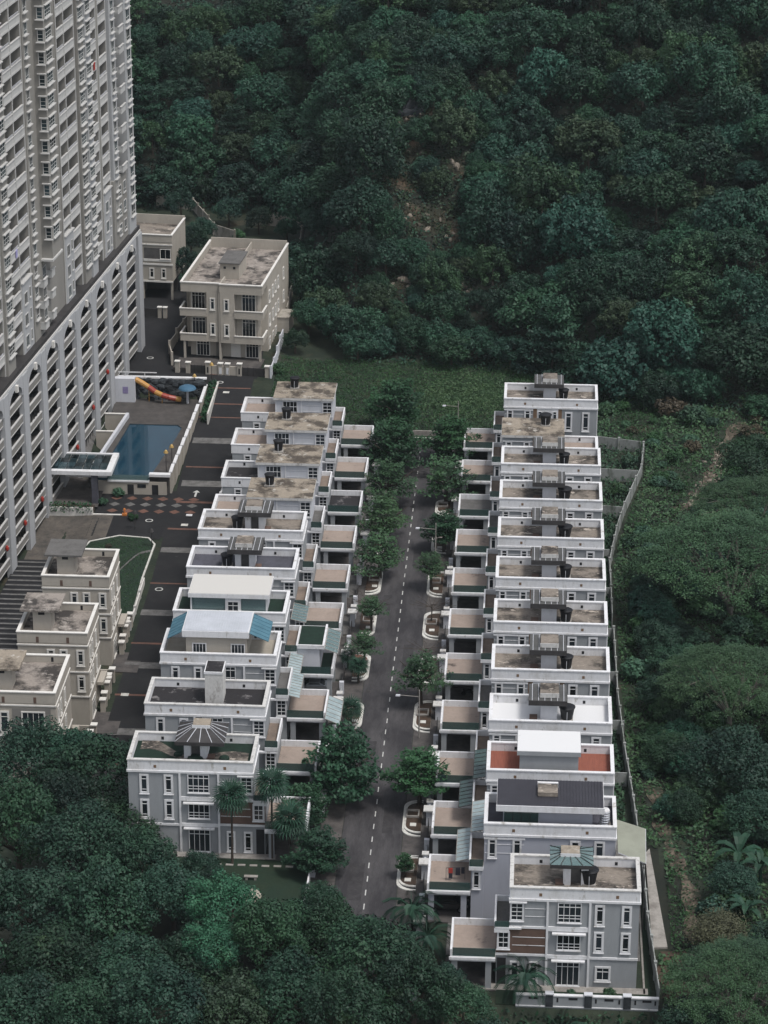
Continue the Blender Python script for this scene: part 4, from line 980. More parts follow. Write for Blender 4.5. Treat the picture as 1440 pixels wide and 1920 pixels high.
def balc_mesh(w, proud):
    return MB().box(-w/2, w/2, -.12, 0, .02, .95).box(-w/2, w/2, -.2, .1, .95, 1.06).box(-w/2, w/2, -1.7, .06, -.26, .02).mesh('balcony', 'tower_trim')
def back_mesh(w):
    return MB().box(-w/2+.15, -w/2+w*.48, -1.76, -1.72, .05, 2.5).box(-w/2+w*.52, w/2-.15, -1.78, -1.70, .05, 2.6).box(-w/2+.05, w/2-.05, -1.79, -1.74, -.2, 2.9).mesh('sliding_door', 'balcony_back')
rows_b = {}
def balc_col(t0, t1, o_, k0=0, k1=NS):
    w = t1-t0; key = round(w, 2)
    if key not in rows_b: rows_b[key] = (balc_mesh(w, 0), back_mesh(w), MB().box(-w/2+.1, w/2-.1, -.09, -.03, 1.35, 1.40).box(-w/2+.1, w/2-.1, -.09, -.03, 1.2, 1.23).mesh('railing', 'pale_grey'))
    bm_, dk_, rl_ = rows_b[key]
    for k in range(k0, k1):
        z = ZB+SH*k
        b_ = link('balcony', bm_, tw, ((t0+t1)/2, o_, z))
        link('sliding_door', dk_, b_, (0, 0, 0))
        if (k*7+int(t0)) % 3: link('railing', rl_, b_)
for (a, c, o_, k0) in ((55.7, 61.0, -1.45, 0), (50.4, 55.5, -1.45, 3), (27.85, 31.85, -1.45, 3), (22.25, 27.65, -1.45, 0), (9.5, 12.75, -1.45, 0), (3.35, 7.95, -1.45, 3), (65.2, 69.2, -1.45, 0), (69.4, 75.8, -1.45, 0)):
    balc_col(a, c, o_, k0)
def hoodm(w): return MB().box(-w/2-.25, w/2+.25, -.35, 0, 0, .14).mesh('hood', 'tower_trim')
HM = {}
def wcol(t, o_, w, h, cols, rows, k0=0, k1=NS, side=None, zoff=.9, glassm='tint_glass'):
    for k in range(k0, k1):
        z = ZB+SH*k+zoff
        wnd = window(tw, (t, o_, z), math.pi if side is None else math.pi/2, w, h, cols, rows, .07, 'tower_trim', glassm)
        if w not in HM: HM[w] = hoodm(w)
        link('hood', HM[w], wnd, (0, 0, h+.1)); link('hood', HM[w], wnd, (0, 0, -.25))
wcol(48.6, -1.2, 1.5, 1.7, 2, [.3], zoff=1.0); wcol(42.6, .4, 3.0, 1.6, 3, [.25, .6], 4, zoff=-.8); wcol(44.895, -.05, .8, 1.6, 1, [.25, .6], 4, side=1, zoff=-.8)
wcol(20.0, -1.0, 2.6, 1.75, 3, [.25, .6], zoff=.3); wcol(16.8, -.7, 2.4, 1.75, 3, [.25, .6], zoff=.7)
wcol(.9, -1.0, 1.6, 1.8, 2, [.3], zoff=.5); wcol(-7.6, -.6, 2.2, 1.9, 2, [.3], zoff=.5); wcol(63.1, -1.0, 2.6, 1.7, 3, [.25, .6], zoff=.3)
pb = MB().box(-1.5, 1.5, -2.4, 0, -.15, .05).box(-1.5, 1.5, -.12, 0, .05, .95).box(1.42, 1.54, -2.4, 0, .05, .95).box(-1.55, 1.6, -.2, .12, .95, 1.08).mesh('balcony', 'tower_trim')
for k in range(3, NS): link('balcony', pb, tw, (-2.95, -.5, ZB+SH*k-.3))
part('balcony_recess', MB().box(-5.19, -.81, -3.3, -2.6, 22.0, ZT), 'beige_paint', tw)
part('brown_bay', MB().box(-5.19, 3.2, -3.3, -.95, 22.0, ZB+SH*3-.7), 'tower_wall', tw)
for (a, c, n_) in ((50.4, 55.5, 3), (27.0, 31.85, 3), (3.35, 7.95, 3)):
    zz = ZB+SH*n_-1.4
    part('infill_panel', MB().box(a, c, -3.3, -1.3, 22.0, zz), 'tower_pale', tw); part('panel_ledge', MB().box(a-.1, c+.1, -3.3, -1.1, zz, zz+.2), 'tower_trim', tw)
    for k in range(n_):
        window(tw, (a+(c-a)*.68, -1.3, ZB+SH*k-1.5), math.pi, 1.5, 1.7, 2, [], .05, 'tower_trim', 'tint_glass'); window(tw, (a+(c-a)*.25, -1.3, ZB+SH*k-1.1), math.pi, .6, 1.5, 1, [], .05, 'tower_trim', 'tint_glass')
part('ledge_roof', MB().box(40.0, 45.6, -1.2, .6, ZB+SH*3-.9, ZB+SH*3-.603), 'tower_trim', tw)
fb = MB().box(-.9, .9, -.1, .85, -.15, .05).box(-.9, .9, .73, .85, .05, 1.0).box(.78, .9, -.1, .73, .05, 1.0).box(-1, 1, .65, .98, 1.0, 1.12).mesh('balcony', 'tower_trim')
for k in range(3):
    for t, oo in ((41.6, -1.4), (46.4, -1.2)): link('balcony', fb, tw, (t, oo, ZB+SH*k+.2-1.2))
    window(tw, (43.6, -1.4, ZB+SH*k-.9), math.pi, 1.6, 1.8, 2, [.3], .07, 'tower_trim', 'tint_glass')
    for t in (-3.6, -.6): window(tw, (t, -.95, ZB+SH*k-.9), math.pi, 1.5, 1.8, 2, [.3], .07, 'tower_trim', 'tint_glass')
# lanterns hung in the podium bays and clothes on balconies
lm = MB().lathe([(.12, -.42), (.24, -.2), (.26, 0), (.24, .2), (.12, .42)], 10).mesh('lantern', 'lantern_red')
def twl(t, y, z):
    v = tw.matrix_basis if False else Matrix.Rotation(tw.rotation_euler.z, 4, 'Z'); p = v @ Vector((t, y, z)); return (p.x-65.1, p.y+425.2, z)
for k, (t, z) in enumerate(((14.6, 5.2), (24.0, 2.6), (34.2, -.2), (54.6, -.6), (63.8, -.6), (73.2, -.6))):
    o = link('lantern', lm, None, twl(t, .0, z)); tag(o, 'red paper lantern hanging in the %s low podium bay from the right' % ORD[k], 'lantern', 'red lanterns on the podium')
for k, (t, z, m_, lb) in enumerate(((57.2, ZB+SH*4+.6, 'cloth_lilac', 'lilac and white laundry hung over a tower balcony front'), (11.0, ZB+SH*9+.6, 'cloth_red', 'dark red cloth hung in a narrow tower balcony'))):
    p = twl(t, -1.35, z); o = link('laundry', MB().box(-.06, .06, -.5, .5, -.6, .5).mesh('laundry', m_), None, p, 0); tag(o, lb, 'laundry')

# ------------------------------------------------------------------ beige houses on the left
def beige(x_r, y_f, ztop, wid, dep, label, front=False, roofm='pink_roof', capm='pink_roof', jog=True):
    zg = zt(x_r+2, y_f); o = thing('beige_house', label, 'house', (x_r, y_f, zg), group='beige houses beside the left road')
    H = ztop-zg
    part('wall', MB().box(-wid, 0, .02, dep, -.5, H-1.5), 'beige_paint', o)
    part('roof_deck', MB().box(-wid+.25, -.25, .25, dep-.25, H-1.1, H-1.02), roofm, o)
    part('parapet', MB().box(-wid-.03, .03, -.03, .25, H-1.5, H-.12).box(-wid-.03, .03, dep-.25, dep+.03, H-1.5, H-.12).box(-wid-.03, -wid+.25, .25, dep-.25, H-1.5, H-.12).box(-.25, .03, .25, dep-.25, H-1.5, H-.12), 'beige_paint', o)
    part('coping', MB().box(-wid-.12, .12, -.12, .3, H-.12, H).box(-wid-.12, .12, dep-.3, dep+.12, H-.12, H).box(-wid-.12, -wid+.3, .3, dep-.3, H-.12, H).box(-.3, .12, .3, dep-.3, H-.12, H), 'cream_trim', o)
    for zz in (H-1.9, H-5.5, H-8.9):
        part('storey_band', MB().box(-wid-.1, .1, -.1, .018, zz, zz+.18).box(.003, .1, .018, dep+.05, zz, zz+.18), 'cream_trim', o)
    for u in (-6.4, -2.6): part('scupper', MB().box(u, u+.35, -.045, -.01, H-1.5, H-.7), 'brown_wall', o)
    part('scupper', MB().box(-2.2, -1.9, dep-.263, dep-.24, H-.9, H-.3), 'dark_void', o)
    part('stair_hut', MB().box(-wid+1.6, -wid+3.9, 2.4, 4.9, H-1.02, H+1.8), 'beige_paint', o)
    part('vent', MB().box(-wid+2.3, -wid+3.1, 2.36, 2.397, H+1.2, H+1.65), 'dark_void', o)
    part('hut_slab', MB().box(-wid+.1, -wid+5.0, 1.8, 7.2, H+1.8, H+2.05), capm, o)
    for u in ((-4.6, -3.0, -.9) if not front else ()): window(o, (u, 0, H-4.35), 0, .6, 1.8, 1, [.2, .8], .2, 'cream_trim')
    if not front: window(o, (-.9, 0, H-7.9), 0, .6, 1.8, 1, [.2, .8], .2, 'cream_trim')
    for u in (1.6, 3.4, 6.2):
        for zz in (H-7.9, H-4.35): window(o, (0, u, zz), math.pi/2, .6, 1.7, 1, [.2, .8], .2, 'cream_trim')
    part('porch_roof', MB().box(.103, .9, dep-3.5, dep-.1, 3.1, 3.5), 'beige_paint', o); part('column', MB().box(.5, .85, dep-.6, dep-.25, -.5, 3.1), 'beige_paint', o)
    window(o, (0.0, 3.0, .3), math.pi/2, 2.4, 2.4, 4, [.75], .08, 'cream_trim')
    part('yard', MB().box(.05, 3.6, -2.0, dep+1.5, -.6, .08), 'drive_tile', o)
    if front:
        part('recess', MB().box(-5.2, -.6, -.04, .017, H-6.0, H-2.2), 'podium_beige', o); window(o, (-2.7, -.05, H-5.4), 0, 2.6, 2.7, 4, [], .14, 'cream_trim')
        part('balcony_slab', MB().box(-5.2, .1, -1.4, -.05, H-6.3, H-6.0), 'cream_trim', o); part('balustrade', MB().box(-5.1, 0, -1.36, -1.3, H-6.0, H-5.0).box(-5.1, -5.04, -1.3, -.1, H-6.0, H-5.0).box(-.06, 0, -1.3, -.1, H-6.0, H-5.0), 'green_glass', o)
        window(o, (-2.7, 0, H-9.4), 0, 2.6, 2.4, 3, [.75], .12, 'cream_trim'); window(o, (-6.2, 0, H-5.6), 0, .8, 2.8, 1, [.2, .8], .2, 'cream_trim')
    return o
beige(-53.5, 325.3, 7.5, 8.75, 9.0, 'beige house with grey stained hut slab beside the corner lawn', roofm='pink_roof', capm='dark_concrete')
beige(-53.7, 308.3, 7.3, 8.75, 9.0, 'middle one of the three beige houses beside the left road', capm='pink_roof')
beige(-54.9, 291.6, 7.2, 9.5, 10.5, 'beige house with front balcony nearest the camera at the left edge', front=True, capm='slab_roof')
def beige_gate(y, label):
    z = zt(-52, y); o = thing('beige_gate_wall', label, 'gate wall', (-52.7, y, z), group='beige gate walls along the left road')
    for k, (yy, h) in enumerate(((-3.6, 1.6), (-2.2, 1.9), (0, 2.3), (1.6, 2.6), (4.6, 2.0))):
        part('pillar', MB().box(-.3, .3, yy-.3, yy+.3, -.5, h), 'beige_paint', o); part('cap', MB().box(-.42, .42, yy-.42, yy+.42, h, h+.14), 'cream_trim', o)
    part('letterbox_cap', MB().box(-1.0, .5, .5, 1.17, 2.5, 2.65), 'cream_trim', o)
    part('wall_panel', MB().box(-.12, .12, -1.897, -.303, -.5, 1.3).box(-.12, .12, .303, 1.297, -.5, 1.7), 'beige_paint', o)
    part('gate', MB().box(-.05, .05, 1.95, 4.25, .1, 1.6), 'dark_metal', o)
    part('cross_wall', MB().box(-3.6, -.43, 5.0, 5.25, -.5, 1.6), 'beige_paint', o)
for y_, lb in ((332.5, 'beige gate pillars and wall beside the corner lawn house'), (316.0, 'beige gate pillars and wall of the middle beige house'), (300.5, 'beige gate pillars and wall of the beige house with front balcony')): beige_gate(y_, lb)
wall_run([(-52.6, 336), (-52.7, 351)], 1.0, zf=lambda x, y: zt(x, y), name='lawn_wall', label='low cream kerb wall along the road side of the corner lawn', mp='cream_trim', steps=False)

# large pair of beige houses behind the pool
zb4 = zt(-50, 433)
b4 = thing('twin_house', 'large beige three storey twin house behind the pool', 'house', (-57.3, 431.5, .6), -.088)
H = 13.2; W4, D4 = 13.7, 24.2
part('wall', MB().box(1.2, W4-1.1, 1.5, D4, -.5, H-1.3).box(W4-1.097, W4, 4.5, D4, -.5, H-1.3).box(0, 1.197, 4.5, D4, -.5, H-1.3), 'beige_paint', b4)
part('centre_bay', MB().box(4.3, 6.35, 0, 1.497, 3.05, H-1.3).box(6.65, 9.0, -.35, 1.497, 3.05, H-1.3), 'beige_paint', b4)
part('party_wall', MB().box(6.353, 6.647, -.25, 1.497, -.5, H-1.3), 'beige_paint', b4)
part('top_beam', MB().box(0, 4.297, 0, 1.497, H-1.65, H-1.3).box(9.003, W4, -.35, 1.497, H-1.65, H-1.3), 'beige_paint', b4)
part('roof_deck', MB().box(.25, W4-.25, .25, D4-.25, H-1.3, H-1.2), 'pink_roof', b4)
part('parapet', MB().box(0, 6.5, 0, .22, H-1.3, H-.1).box(6.503, W4, -.35, -.13, H-1.3, H-.1).box(0, .2, .223, D4, H-1.3, H-.1).box(W4-.2, W4, -.127, D4, H-1.3, H-.1).box(.203, W4-.203, D4-.2, D4, H-1.3, H+.5).box(6.4, 6.6, .25, 4.6, H-1.2, H-.2).box(7.2, 7.4, 13.8, D4-.21, H-1.2, H), 'beige_paint', b4)
part('coping', MB().box(-.1, 6.5, -.1, .3, H-.1, H+.06).box(6.503, W4+.1, -.45, -.05, H-.1, H+.06).box(-.1, .28, .303, D4+.1, H-.1, H+.06).box(W4-.28, W4+.1, -.047, D4+.1, H-.1, H+.06), 'cream_trim', b4)
part('stair_hut', MB().box(5.4, 8.6, 6.2, 12.8, H-1.2, H+1.5), 'beige_paint', b4); part('hut_slab', MB().box(5.2, 8.8, 5.9, 13.1, H+1.5, H+1.7), 'dark_concrete', b4)
for u in (6.0, 7.6): part('vent', MB().box(u, u+.4, 6.16, 6.197, H+.6, H+1.0), 'dark_void', b4)
for zz in (3.05, 7.4): part('balcony_slab', MB().box(-.2, 4.297, -.15, 1.497, zz, zz+.25), 'beige_paint', b4); part('balcony_slab', MB().box(9.003, W4+.1, -.45, 1.497, zz, zz+.25), 'beige_paint', b4)
for zz in (3.3, 7.65):
    part('balcony_front', MB().box(-.2, 4.29, -.15, 0, zz, zz+1.0).box(-.2, -.05, .003, 3.5, zz, zz+1.0), 'beige_paint', b4); part('balcony_front', MB().box(9.01, W4+.1, -.45, -.3, zz, zz+1.0).box(W4-.05, W4+.1, -.297, 3.5, zz, zz+1.0), 'beige_paint', b4)
    part('balcony_coping', MB().box(-.28, 4.29, -.23, .05, zz+1.0, zz+1.12).box(-.28, 0, .053, 3.5, zz+1.0, zz+1.12).box(9.01, W4+.18, -.53, -.25, zz+1.0, zz+1.12).box(W4-.1, W4+.18, -.247, 3.5, zz+1.0, zz+1.12), 'cream_trim', b4)
    window(b4, (2.65, 1.5, zz+.05), 0, 2.2, 3.35, 4, [.84], .06, 'cream_trim'); window(b4, (11.1, 1.5, zz+.05), 0, 2.2, 3.35, 4, [.84], .06, 'cream_trim')
    window(b4, (5.3, 0, zz+1.1), 0, .55, 1.75, 1, [.75], .16, 'cream_trim'); window(b4, (7.7, -.35, zz+1.1), 0, .55, 1.75, 1, [.75], .16, 'cream_trim')
window(b4, (3.3, 1.5, .1), 0, 2.1, 2.5, 4, [.8], .1, 'cream_trim'); window(b4, (11.6, 1.5, .1), 0, 2.1, 2.5, 4, [.8], .1, 'cream_trim')
part('door', MB().box(8.0, 9.6, 1.45, 1.497, 0, 2.5), 'cream_trim', b4); part('door', MB().box(5.5, 6.2, 1.45, 1.497, 0, 2.5), 'podium_beige', b4)
for u in (.3, W4-.7): part('column', MB().box(u, u+.35, -.05, .3, -.5, 3.047), 'beige_paint', b4)
for yy in (6.0, 9.0, 11.5, 14, 19):
    for zz in (.6, 4.6, 8.7): window(b4, (W4, yy, zz), math.pi/2, .8, 1.7, 1, [.7], .16, 'cream_trim')
part('annex', MB().box(W4+.003, W4+2.0, 13, 17.5, -.5, 3.4), 'beige_paint', b4); part('annex_coping', MB().box(W4+.003, W4+2.1, 12.9, 17.6, 3.4, 3.55), 'beige_wall', b4)
part('forecourt_floor', MB().box(-.5, W4, -5.0, 1.45, -1.5, .0), 'drive_tile', b4)
gw = thing('twin_house_front_wall', 'beige front wall with dark gates and letterboxes before the twin house', 'gate wall', (-56.9, 425.6, zt(-50, 425.6)), -.088)
part('wall_panel', MB().box(4.7, 10.0, -.15, .15, -.5, 1.5), 'beige_paint', gw)
for u, h in ((4.3, 2.0), (6.4, 1.9), (7.6, 1.9), (9.6, 2.0), (14.2, 1.8), (-.8, 1.9), (1.0, 1.8)): part('pillar', MB().box(u, u+.7, -.3, .3, -.5, h), 'beige_paint', gw); part('cap', MB().box(u-.1, u+.8, -.4, .4, h, h+.13), 'cream_trim', gw)
for u in (6.55, 7.75): part('letterbox', MB().box(u, u+.45, -.34, -.303, .2, 1.3), 'white_paint', gw)
for u in (4.55, 9.8): part('pillar_slot', MB().box(u, u+.25, -.33, -.303, .3, 1.3), 'dark_void', gw)
for (a, c) in ((1.75, 4.25), (10.35, 14.15)):
    part('gate', MB().box(a, c, -.05, .05, 0, 1.4), 'dark_metal', gw)
    gb = MB()
    for k in range(5): gb.box(a+(c-a)*k/4.05, a+(c-a)*k/4.05+.06, -.08, .08, 0, 1.5)
    part('gate_bar', gb, 'black_plastic', gw)
wall_run([(-58.6, 428.5), (-59.6, 433), (-57.2, 452)], 1.9, zf=lambda x, y: zt(x, y), name='driveway_wall', label='tall beige wall curving along the lane left of the twin house', mp='beige_paint', postm='beige_paint')
wall_run([(-41.8, 424), (-41.2, 440)], 1.9, zf=lambda x, y: zt(x, y), name='side_wall', label='pale stepped wall running down right of the twin house', mp='pale_grey', postm='pale_grey')
wall_run([(-43.4, 447), (-41.4, 448.5), (-41.7, 470), (-42.4, 497), (-52.5, 498.5)], 2.2, zf=lambda x, y: zt(x, y), name='rear_garden_wall', label='high beige garden wall behind and right of the twin house', mp='beige_wall', postm='beige_wall')
wall_run([(-54.5, 488), (-58.8, 492), (-64.5, 507), (-72, 509)], 2.2, zf=lambda x, y: zt(x, y), name='rear_garden_wall', label='beige garden wall behind the house beside the tower', mp='beige_wall', postm='beige_wall')
b5 = thing('lane_house', 'beige three storey house squeezed between tower and twin house', 'house', (-62.0, 457.0, zt(-63, 457)), -.088)
W5, D5, H5 = 10.0, 11.0, 11.8
part('wall', MB().box(-W5, 0, .02, D5, 3.3, H5-1.3).box(-W5, -5.8, .02, D5, -.5, 3.297), 'beige_paint', b5)
part('roof_deck', MB().box(-W5+.25, -.25, .25, D5-.25, H5-1.3, H5-1.2), 'stained_roof', b5)
part('parapet', MB().box(-W5, 0, -.03, .2, H5-1.3, H5-.1).box(-W5, 0, D5-.2, D5, H5-1.3, H5+.4).box(-.2, 0, .203, D5-.203, H5-1.3, H5-.1), 'beige_paint', b5)
part('coping', MB().box(-W5, .1, -.12, .28, H5-.1, H5+.05).box(-.28, .1, .283, D5, H5-.1, H5+.05), 'cream_trim', b5)
part('storey_band', MB().box(-W5, .06, -.12, .018, 6.3, 6.6).box(-W5, .06, -.12, .018, 3.2, 3.5).box(-W5, .06, -.12, .018, 9.9, 10.1), 'cream_trim', b5)
part('recess', MB().box(-5.0, -.3, -.03, .017, 7.4, 9.4), 'interior', b5); part('recess_sill', MB().box(-5.1, -.2, -.12, .016, 7.0, 7.39), 'cream_trim', b5); window(b5, (-1.2, -.03, 7.5), 0, 1.8, 1.7, 2, [], .06, 'cream_trim')
for u in (-3.7, -1.6): window(b5, (u, 0, 4.1), 0, .55, 1.5, 1, [.7], .17, 'cream_trim')
part('porch_back', MB().box(-5.797, -.3, 5, 5.2, -.5, 3.297), 'interior', b5)
for u in (-5.5, -.4): part('column', MB().box(u, u+.35, .1, .45, -.5, 3.297), 'beige_paint', b5)
window(b5, (-6.7, 0, .5), 0, 1.1, 2.2, 2, [.7], .15, 'cream_trim')
g5 = thing('lane_house_gate', 'dark barred gate with beige pillars before the house beside the tower', 'gate', (-62.0, 448.4, zt(-63, 448)), -.088)
part('gate', MB().box(-5.2, -1.6, -.05, .05, .1, 1.6), 'dark_metal', g5)
for u in (-5.9, -1.55, -.6): part('pillar', MB().box(u, u+.6, -.3, .3, -.5, 1.9), 'beige_paint', g5); part('cap', MB().box(u-.1, u+.7, -.4, .4, 1.9, 2.02), 'cream_trim', g5)
part('low_wall', MB().box(-9, -5.903, -.12, .12, -.5, 1.6), 'beige_paint', g5)

# ------------------------------------------------------------------ street lamps and vehicles
def streetlamp(x, y, h, arm, label):
    o = thing('street_lamp', label, 'street lamp', (x, y, .1), group='street lamps of the central road')
    part('pole', MB().tube([(0, 0, 0), (0, 0, h)], [.09, .06], 8), 'concrete', o)
    part('arm', MB().tube([(0, 0, h-.9), (arm, 0, h-.75)], .04, 6), 'concrete', o)
    part('lamp_head', MB().hexa([(arm-.45, -.16, h-.86), (arm+.1, -.16, h-.86), (arm+.1, .16, h-.86), (arm-.45, .16, h-.86)], [(arm-.4, -.12, h-.7), (arm+.1, -.12, h-.7), (arm+.1, .12, h-.7), (arm-.4, .12, h-.7)]), 'pale_grey', o)
streetlamp(-11.75, 344.0, 8.3, -2.3, 'grey street lamp with one arm at the bare planting bed mid road')
streetlamp(-11.85, 296.6, 6.4, -2.4, 'grey street lamp with one arm beside the lower right planting bed')
streetlamp(-10.4, 398.5, 6.0, -2.0, 'slim pale street lamp on the grass at the far road end')
def car(x, y, z, rz, m, label):
    o = thing('car', label, 'car', (x, y, z), rz)
    prof = [(-2.15, .35), (-2.2, .75), (-1.9, .95), (-1.15, 1.02), (-.55, 1.42), (.75, 1.45), (1.45, 1.05), (2.05, .92), (2.2, .6), (2.15, .32)]
    b = MB(); n = len(prof)
    for sy, k in ((-.85, 0), (.85, 1)):
        for (px, pz) in prof:
            yy = sy*(.82 if pz > 1.2 else 1.0); b.v.append((px, yy, pz))
    b.f.append(tuple(range(n))); b.f.append(tuple(reversed(range(n, 2*n))))
    for i in range(n): j = (i+1) % n; b.f.append((j, i, n+i, n+j))
    part('body', b, m, o)
    for (a, c, z0, z1) in ((-1.08, -.58, 1.06, 1.4), (1.38, .82, 1.1, 1.42)):
        part('windscreen', MB().hexa([(a, -.68, z0), (c, -.62, z1), (c, .62, z1), (a, .68, z0)] if a < 0 else [(c, -.62, z1), (a, -.68, z0), (a, .68, z0), (c, .62, z1)], [(a-.03 if a < 0 else c+.03, -.68 if a < 0 else -.62, (z0 if a < 0 else z1)+.03), (c-.03 if a < 0 else a+.03, -.62, (z1 if a < 0 else z0)+.03), (c-.03 if a < 0 else a+.03, .62, (z1 if a < 0 else z0)+.03), (a-.03 if a < 0 else c+.03, .68, (z0 if a < 0 else z1)+.03)]), 'glass', o)
    for sy in (-.80, .77):
        part('side_window', MB().hexa([(-.85, sy, 1.06), (1.1, sy, 1.06), (1.1, sy+.03, 1.06), (-.85, sy+.03, 1.06)], [(-.45, sy*.95, 1.38), (.7, sy*.95, 1.38), (.7, sy*.95+.03, 1.38), (-.45, sy*.95+.03, 1.38)]), 'glass', o)
    for px in (-1.35, 1.35):
        for sy in (-.78, .78):
            w = part('wheel', MB().lathe([(.32, -.1), (.32, .1)], 14), 'rubber', o, (px, sy, .32)); w.rotation_euler = (math.pi/2, 0, 0)
            rm = part('rim', MB().lathe([(.18, -.115), (.18, .115)], 10), 'steel', w)
    for sy in (-.62, .62): part('headlight', MB().box(2.12, 2.2, sy-.18, sy+.18, .62, .78), 'white_paint', o)
    return o
car(-25.5, 308.6, .11, 0, 'car_silver', 'silver saloon car parked in a porch of the left row')
car(-7.0, 256.8, .11, 0, 'car_black', 'black car parked in the porch of the lavender house')
mb = thing('motorbike', 'dark motorbike parked in an open porch of the right row', 'motorbike', (-6.2, 308.6, .11), .2)
for px in (-.65, .65):
    w = part('wheel', MB().lathe([(.3, -.06), (.3, .06)], 14), 'rubber', mb, (px, 0, .3)); w.rotation_euler = (math.pi/2, 0, 0)
part('body', MB().hexa([(-.6, -.12, .35), (.35, -.12, .35), (.35, .12, .35), (-.6, .12, .35)], [(-.75, -.1, .8), (.3, -.1, .75), (.3, .1, .75), (-.75, .1, .8)]), 'car_black', mb)
part('seat', MB().box(-.7, .1, -.14, .14, .8, .9), 'rubber', mb); part('fork', MB().tube([(.65, 0, .3), (.4, 0, 1.0)], .05, 6), 'steel', mb); part('handlebar', MB().tube([(.4, -.35, 1.02), (.4, .35, 1.02)], .03, 5), 'dark_metal', mb)

# ------------------------------------------------------------------ vegetation
def leaves(P, size, up=.5, rng=RNG, asp=.6, out=None):
    n = len(P); P = np.asarray(P, dtype=np.float64)
    nrm = rng.normal(size=(n, 3)); nrm[:, 2] = np.abs(nrm[:, 2])+up; nrm /= np.linalg.norm(nrm, axis=1)[:, None]
    if out is not None:
        nrm = out*1.0+rng.normal(size=(n, 3))*.42; nrm[:, 2] += up; nrm /= np.linalg.norm(nrm, axis=1)[:, None]
    a = rng.normal(size=(n, 3)); a -= nrm*np.sum(a*nrm, axis=1)[:, None]; a /= np.linalg.norm(a, axis=1)[:, None]
    b = np.cross(nrm, a); s = (size*rng.uniform(.6, 1.3, n))[:, None]
    V = np.stack([P-a*s*.5, P+b*s*asp*.5-nrm*s*.06, P+a*s*.5, P-b*s*asp*.5-nrm*s*.06], axis=1).reshape(-1, 3)
    Q = np.arange(4*n).reshape(n, 4); return V, Q
def crown_round(seed, n=3600, leaf=.16, lobes=18, flat=.8, ragged=.25, lr=(.26, .46), kr=(.5, .78)):     # unit-radius crown
    r = np.random.default_rng(seed); P = []
    cs = []
    for i in range(lobes):
        ph = i*2.39996; zz = 1-(i+.5)/lobes*1.45; rr = math.sqrt(max(0, 1-zz*zz))
        k = r.uniform(*kr); cs.append((k*rr*math.cos(ph), k*rr*math.sin(ph), zz*k*flat, r.uniform(*lr)))
    w = np.array([c[3]**2 for c in cs]); w /= w.sum(); idx = r.choice(len(cs), n, p=w)
    d = r.normal(size=(n, 3)); d[:, 2] = d[:, 2]+.35; d /= np.linalg.norm(d, axis=1)[:, None]
    cc = np.array(cs)[idx]
    rad = cc[:, 3]*(1-np.abs(r.normal(size=n))*ragged)
    # sub-clumping
    sub = np.sin(d[:, 0]*7+cc[:, 0]*20)*np.sin(d[:, 1]*7+cc[:, 1]*20)*np.sin(d[:, 2]*6+seed)
    rad *= 1+.24*sub
    P = cc[:, :3]+d*rad[:, None]
    return leaves(P, leaf, .15, r, .6, d)
def crown_tier(seed, n=3200, leaf=.15, tiers=7, top=1.15):
    r = np.random.default_rng(seed); P = []
    for t in range(tiers):
        f = t/(tiers-1); z = -.62+f*(top+.5); R = (1.0-.52*f**2.2)*r.uniform(.82, 1.08); arms = 7 if t < tiers-2 else 5
        for a in range(arms):
            ph = 2*math.pi*(a+r.uniform(-.3, .3))/arms + t*1.1; L = R*r.uniform(.5, 1.12)
            m = int(n/tiers/arms*(1.5-f))
            u = r.uniform(.12, 1, m)**.75; sp = .05+.16*u*(1.15-u)*2.2
            off = r.normal(size=m)*sp; x = u*L; zz = z+.16*u+r.normal(size=m)*.035-.09*np.abs(off)
            P.append(np.stack([x*math.cos(ph)-off*math.sin(ph), x*math.sin(ph)+off*math.cos(ph), zz], axis=1))
    return leaves(np.concatenate(P), leaf, 1.1, r)
def crown_umbrella(seed, n=9000, leaf=.06):
    r = np.random.default_rng(seed); k = 260; C_ = []
    for i in range(k):
        rr = math.sqrt((i+.5)/k)*.98; ph = i*2.39996+r.uniform(-.2, .2); C_.append((rr*math.cos(ph), rr*math.sin(ph), (.42*(1-rr**2.2)+r.uniform(-.10, .05))))
    C_ = np.array(C_); idx = r.integers(0, k, n); d = r.normal(size=(n, 3))*np.array([.05, .05, .022])
    P = C_[idx]+d; P[:, 2] -= .25*(d[:, 0]**2+d[:, 1]**2)*6
    return leaves(P, leaf, 1.3, r)
CROWN = {}
for i in range(7): CROWN['f%d' % i] = np_mesh('crown', *crown_round(100+i, 4600, .092, 20+5*(i % 3), .75+.1*(i % 3), .28, (.20, .36), (.5, .84)), 'leaf_forest')
for i in range(4): CROWN['n%d' % i] = np_mesh('crown', *crown_round(200+i, 9500, .066, 24+3*i, .8, .27, (.19, .34), (.5, .82)), 'leaf_near')
CROWN['ft0'] = np_mesh('crown', *crown_tier(340, 5200, .085, 6, .8), 'leaf_forest'); CROWN['fo0'] = np_mesh('crown', *crown_round(111, 5200, .095, 34, .9, .3, (.15, .28), (.55, .9)), 'leaf_olive'); CROWN['fo1'] = np_mesh('crown', *crown_round(112, 4600, .085, 30, 1.0, .4, (.16, .30), (.5, .9)), 'leaf_rain'); CROWN['fl0'] = np_mesh('crown', *crown_round(113, 6000, .10, 34, .8, .2, (.16, .28), (.6, .9)), 'leaf_fresh')
CROWN['o0'] = np_mesh('crown', *crown_round(221, 8500, .068, 26, .8, .28, (.18, .34), (.5, .84)), 'leaf_olive'); CROWN['b0'] = np_mesh('crown', *crown_round(231, 9000, .066, 24, .85, .26, (.18, .34), (.5, .84)), 'leaf_bright')
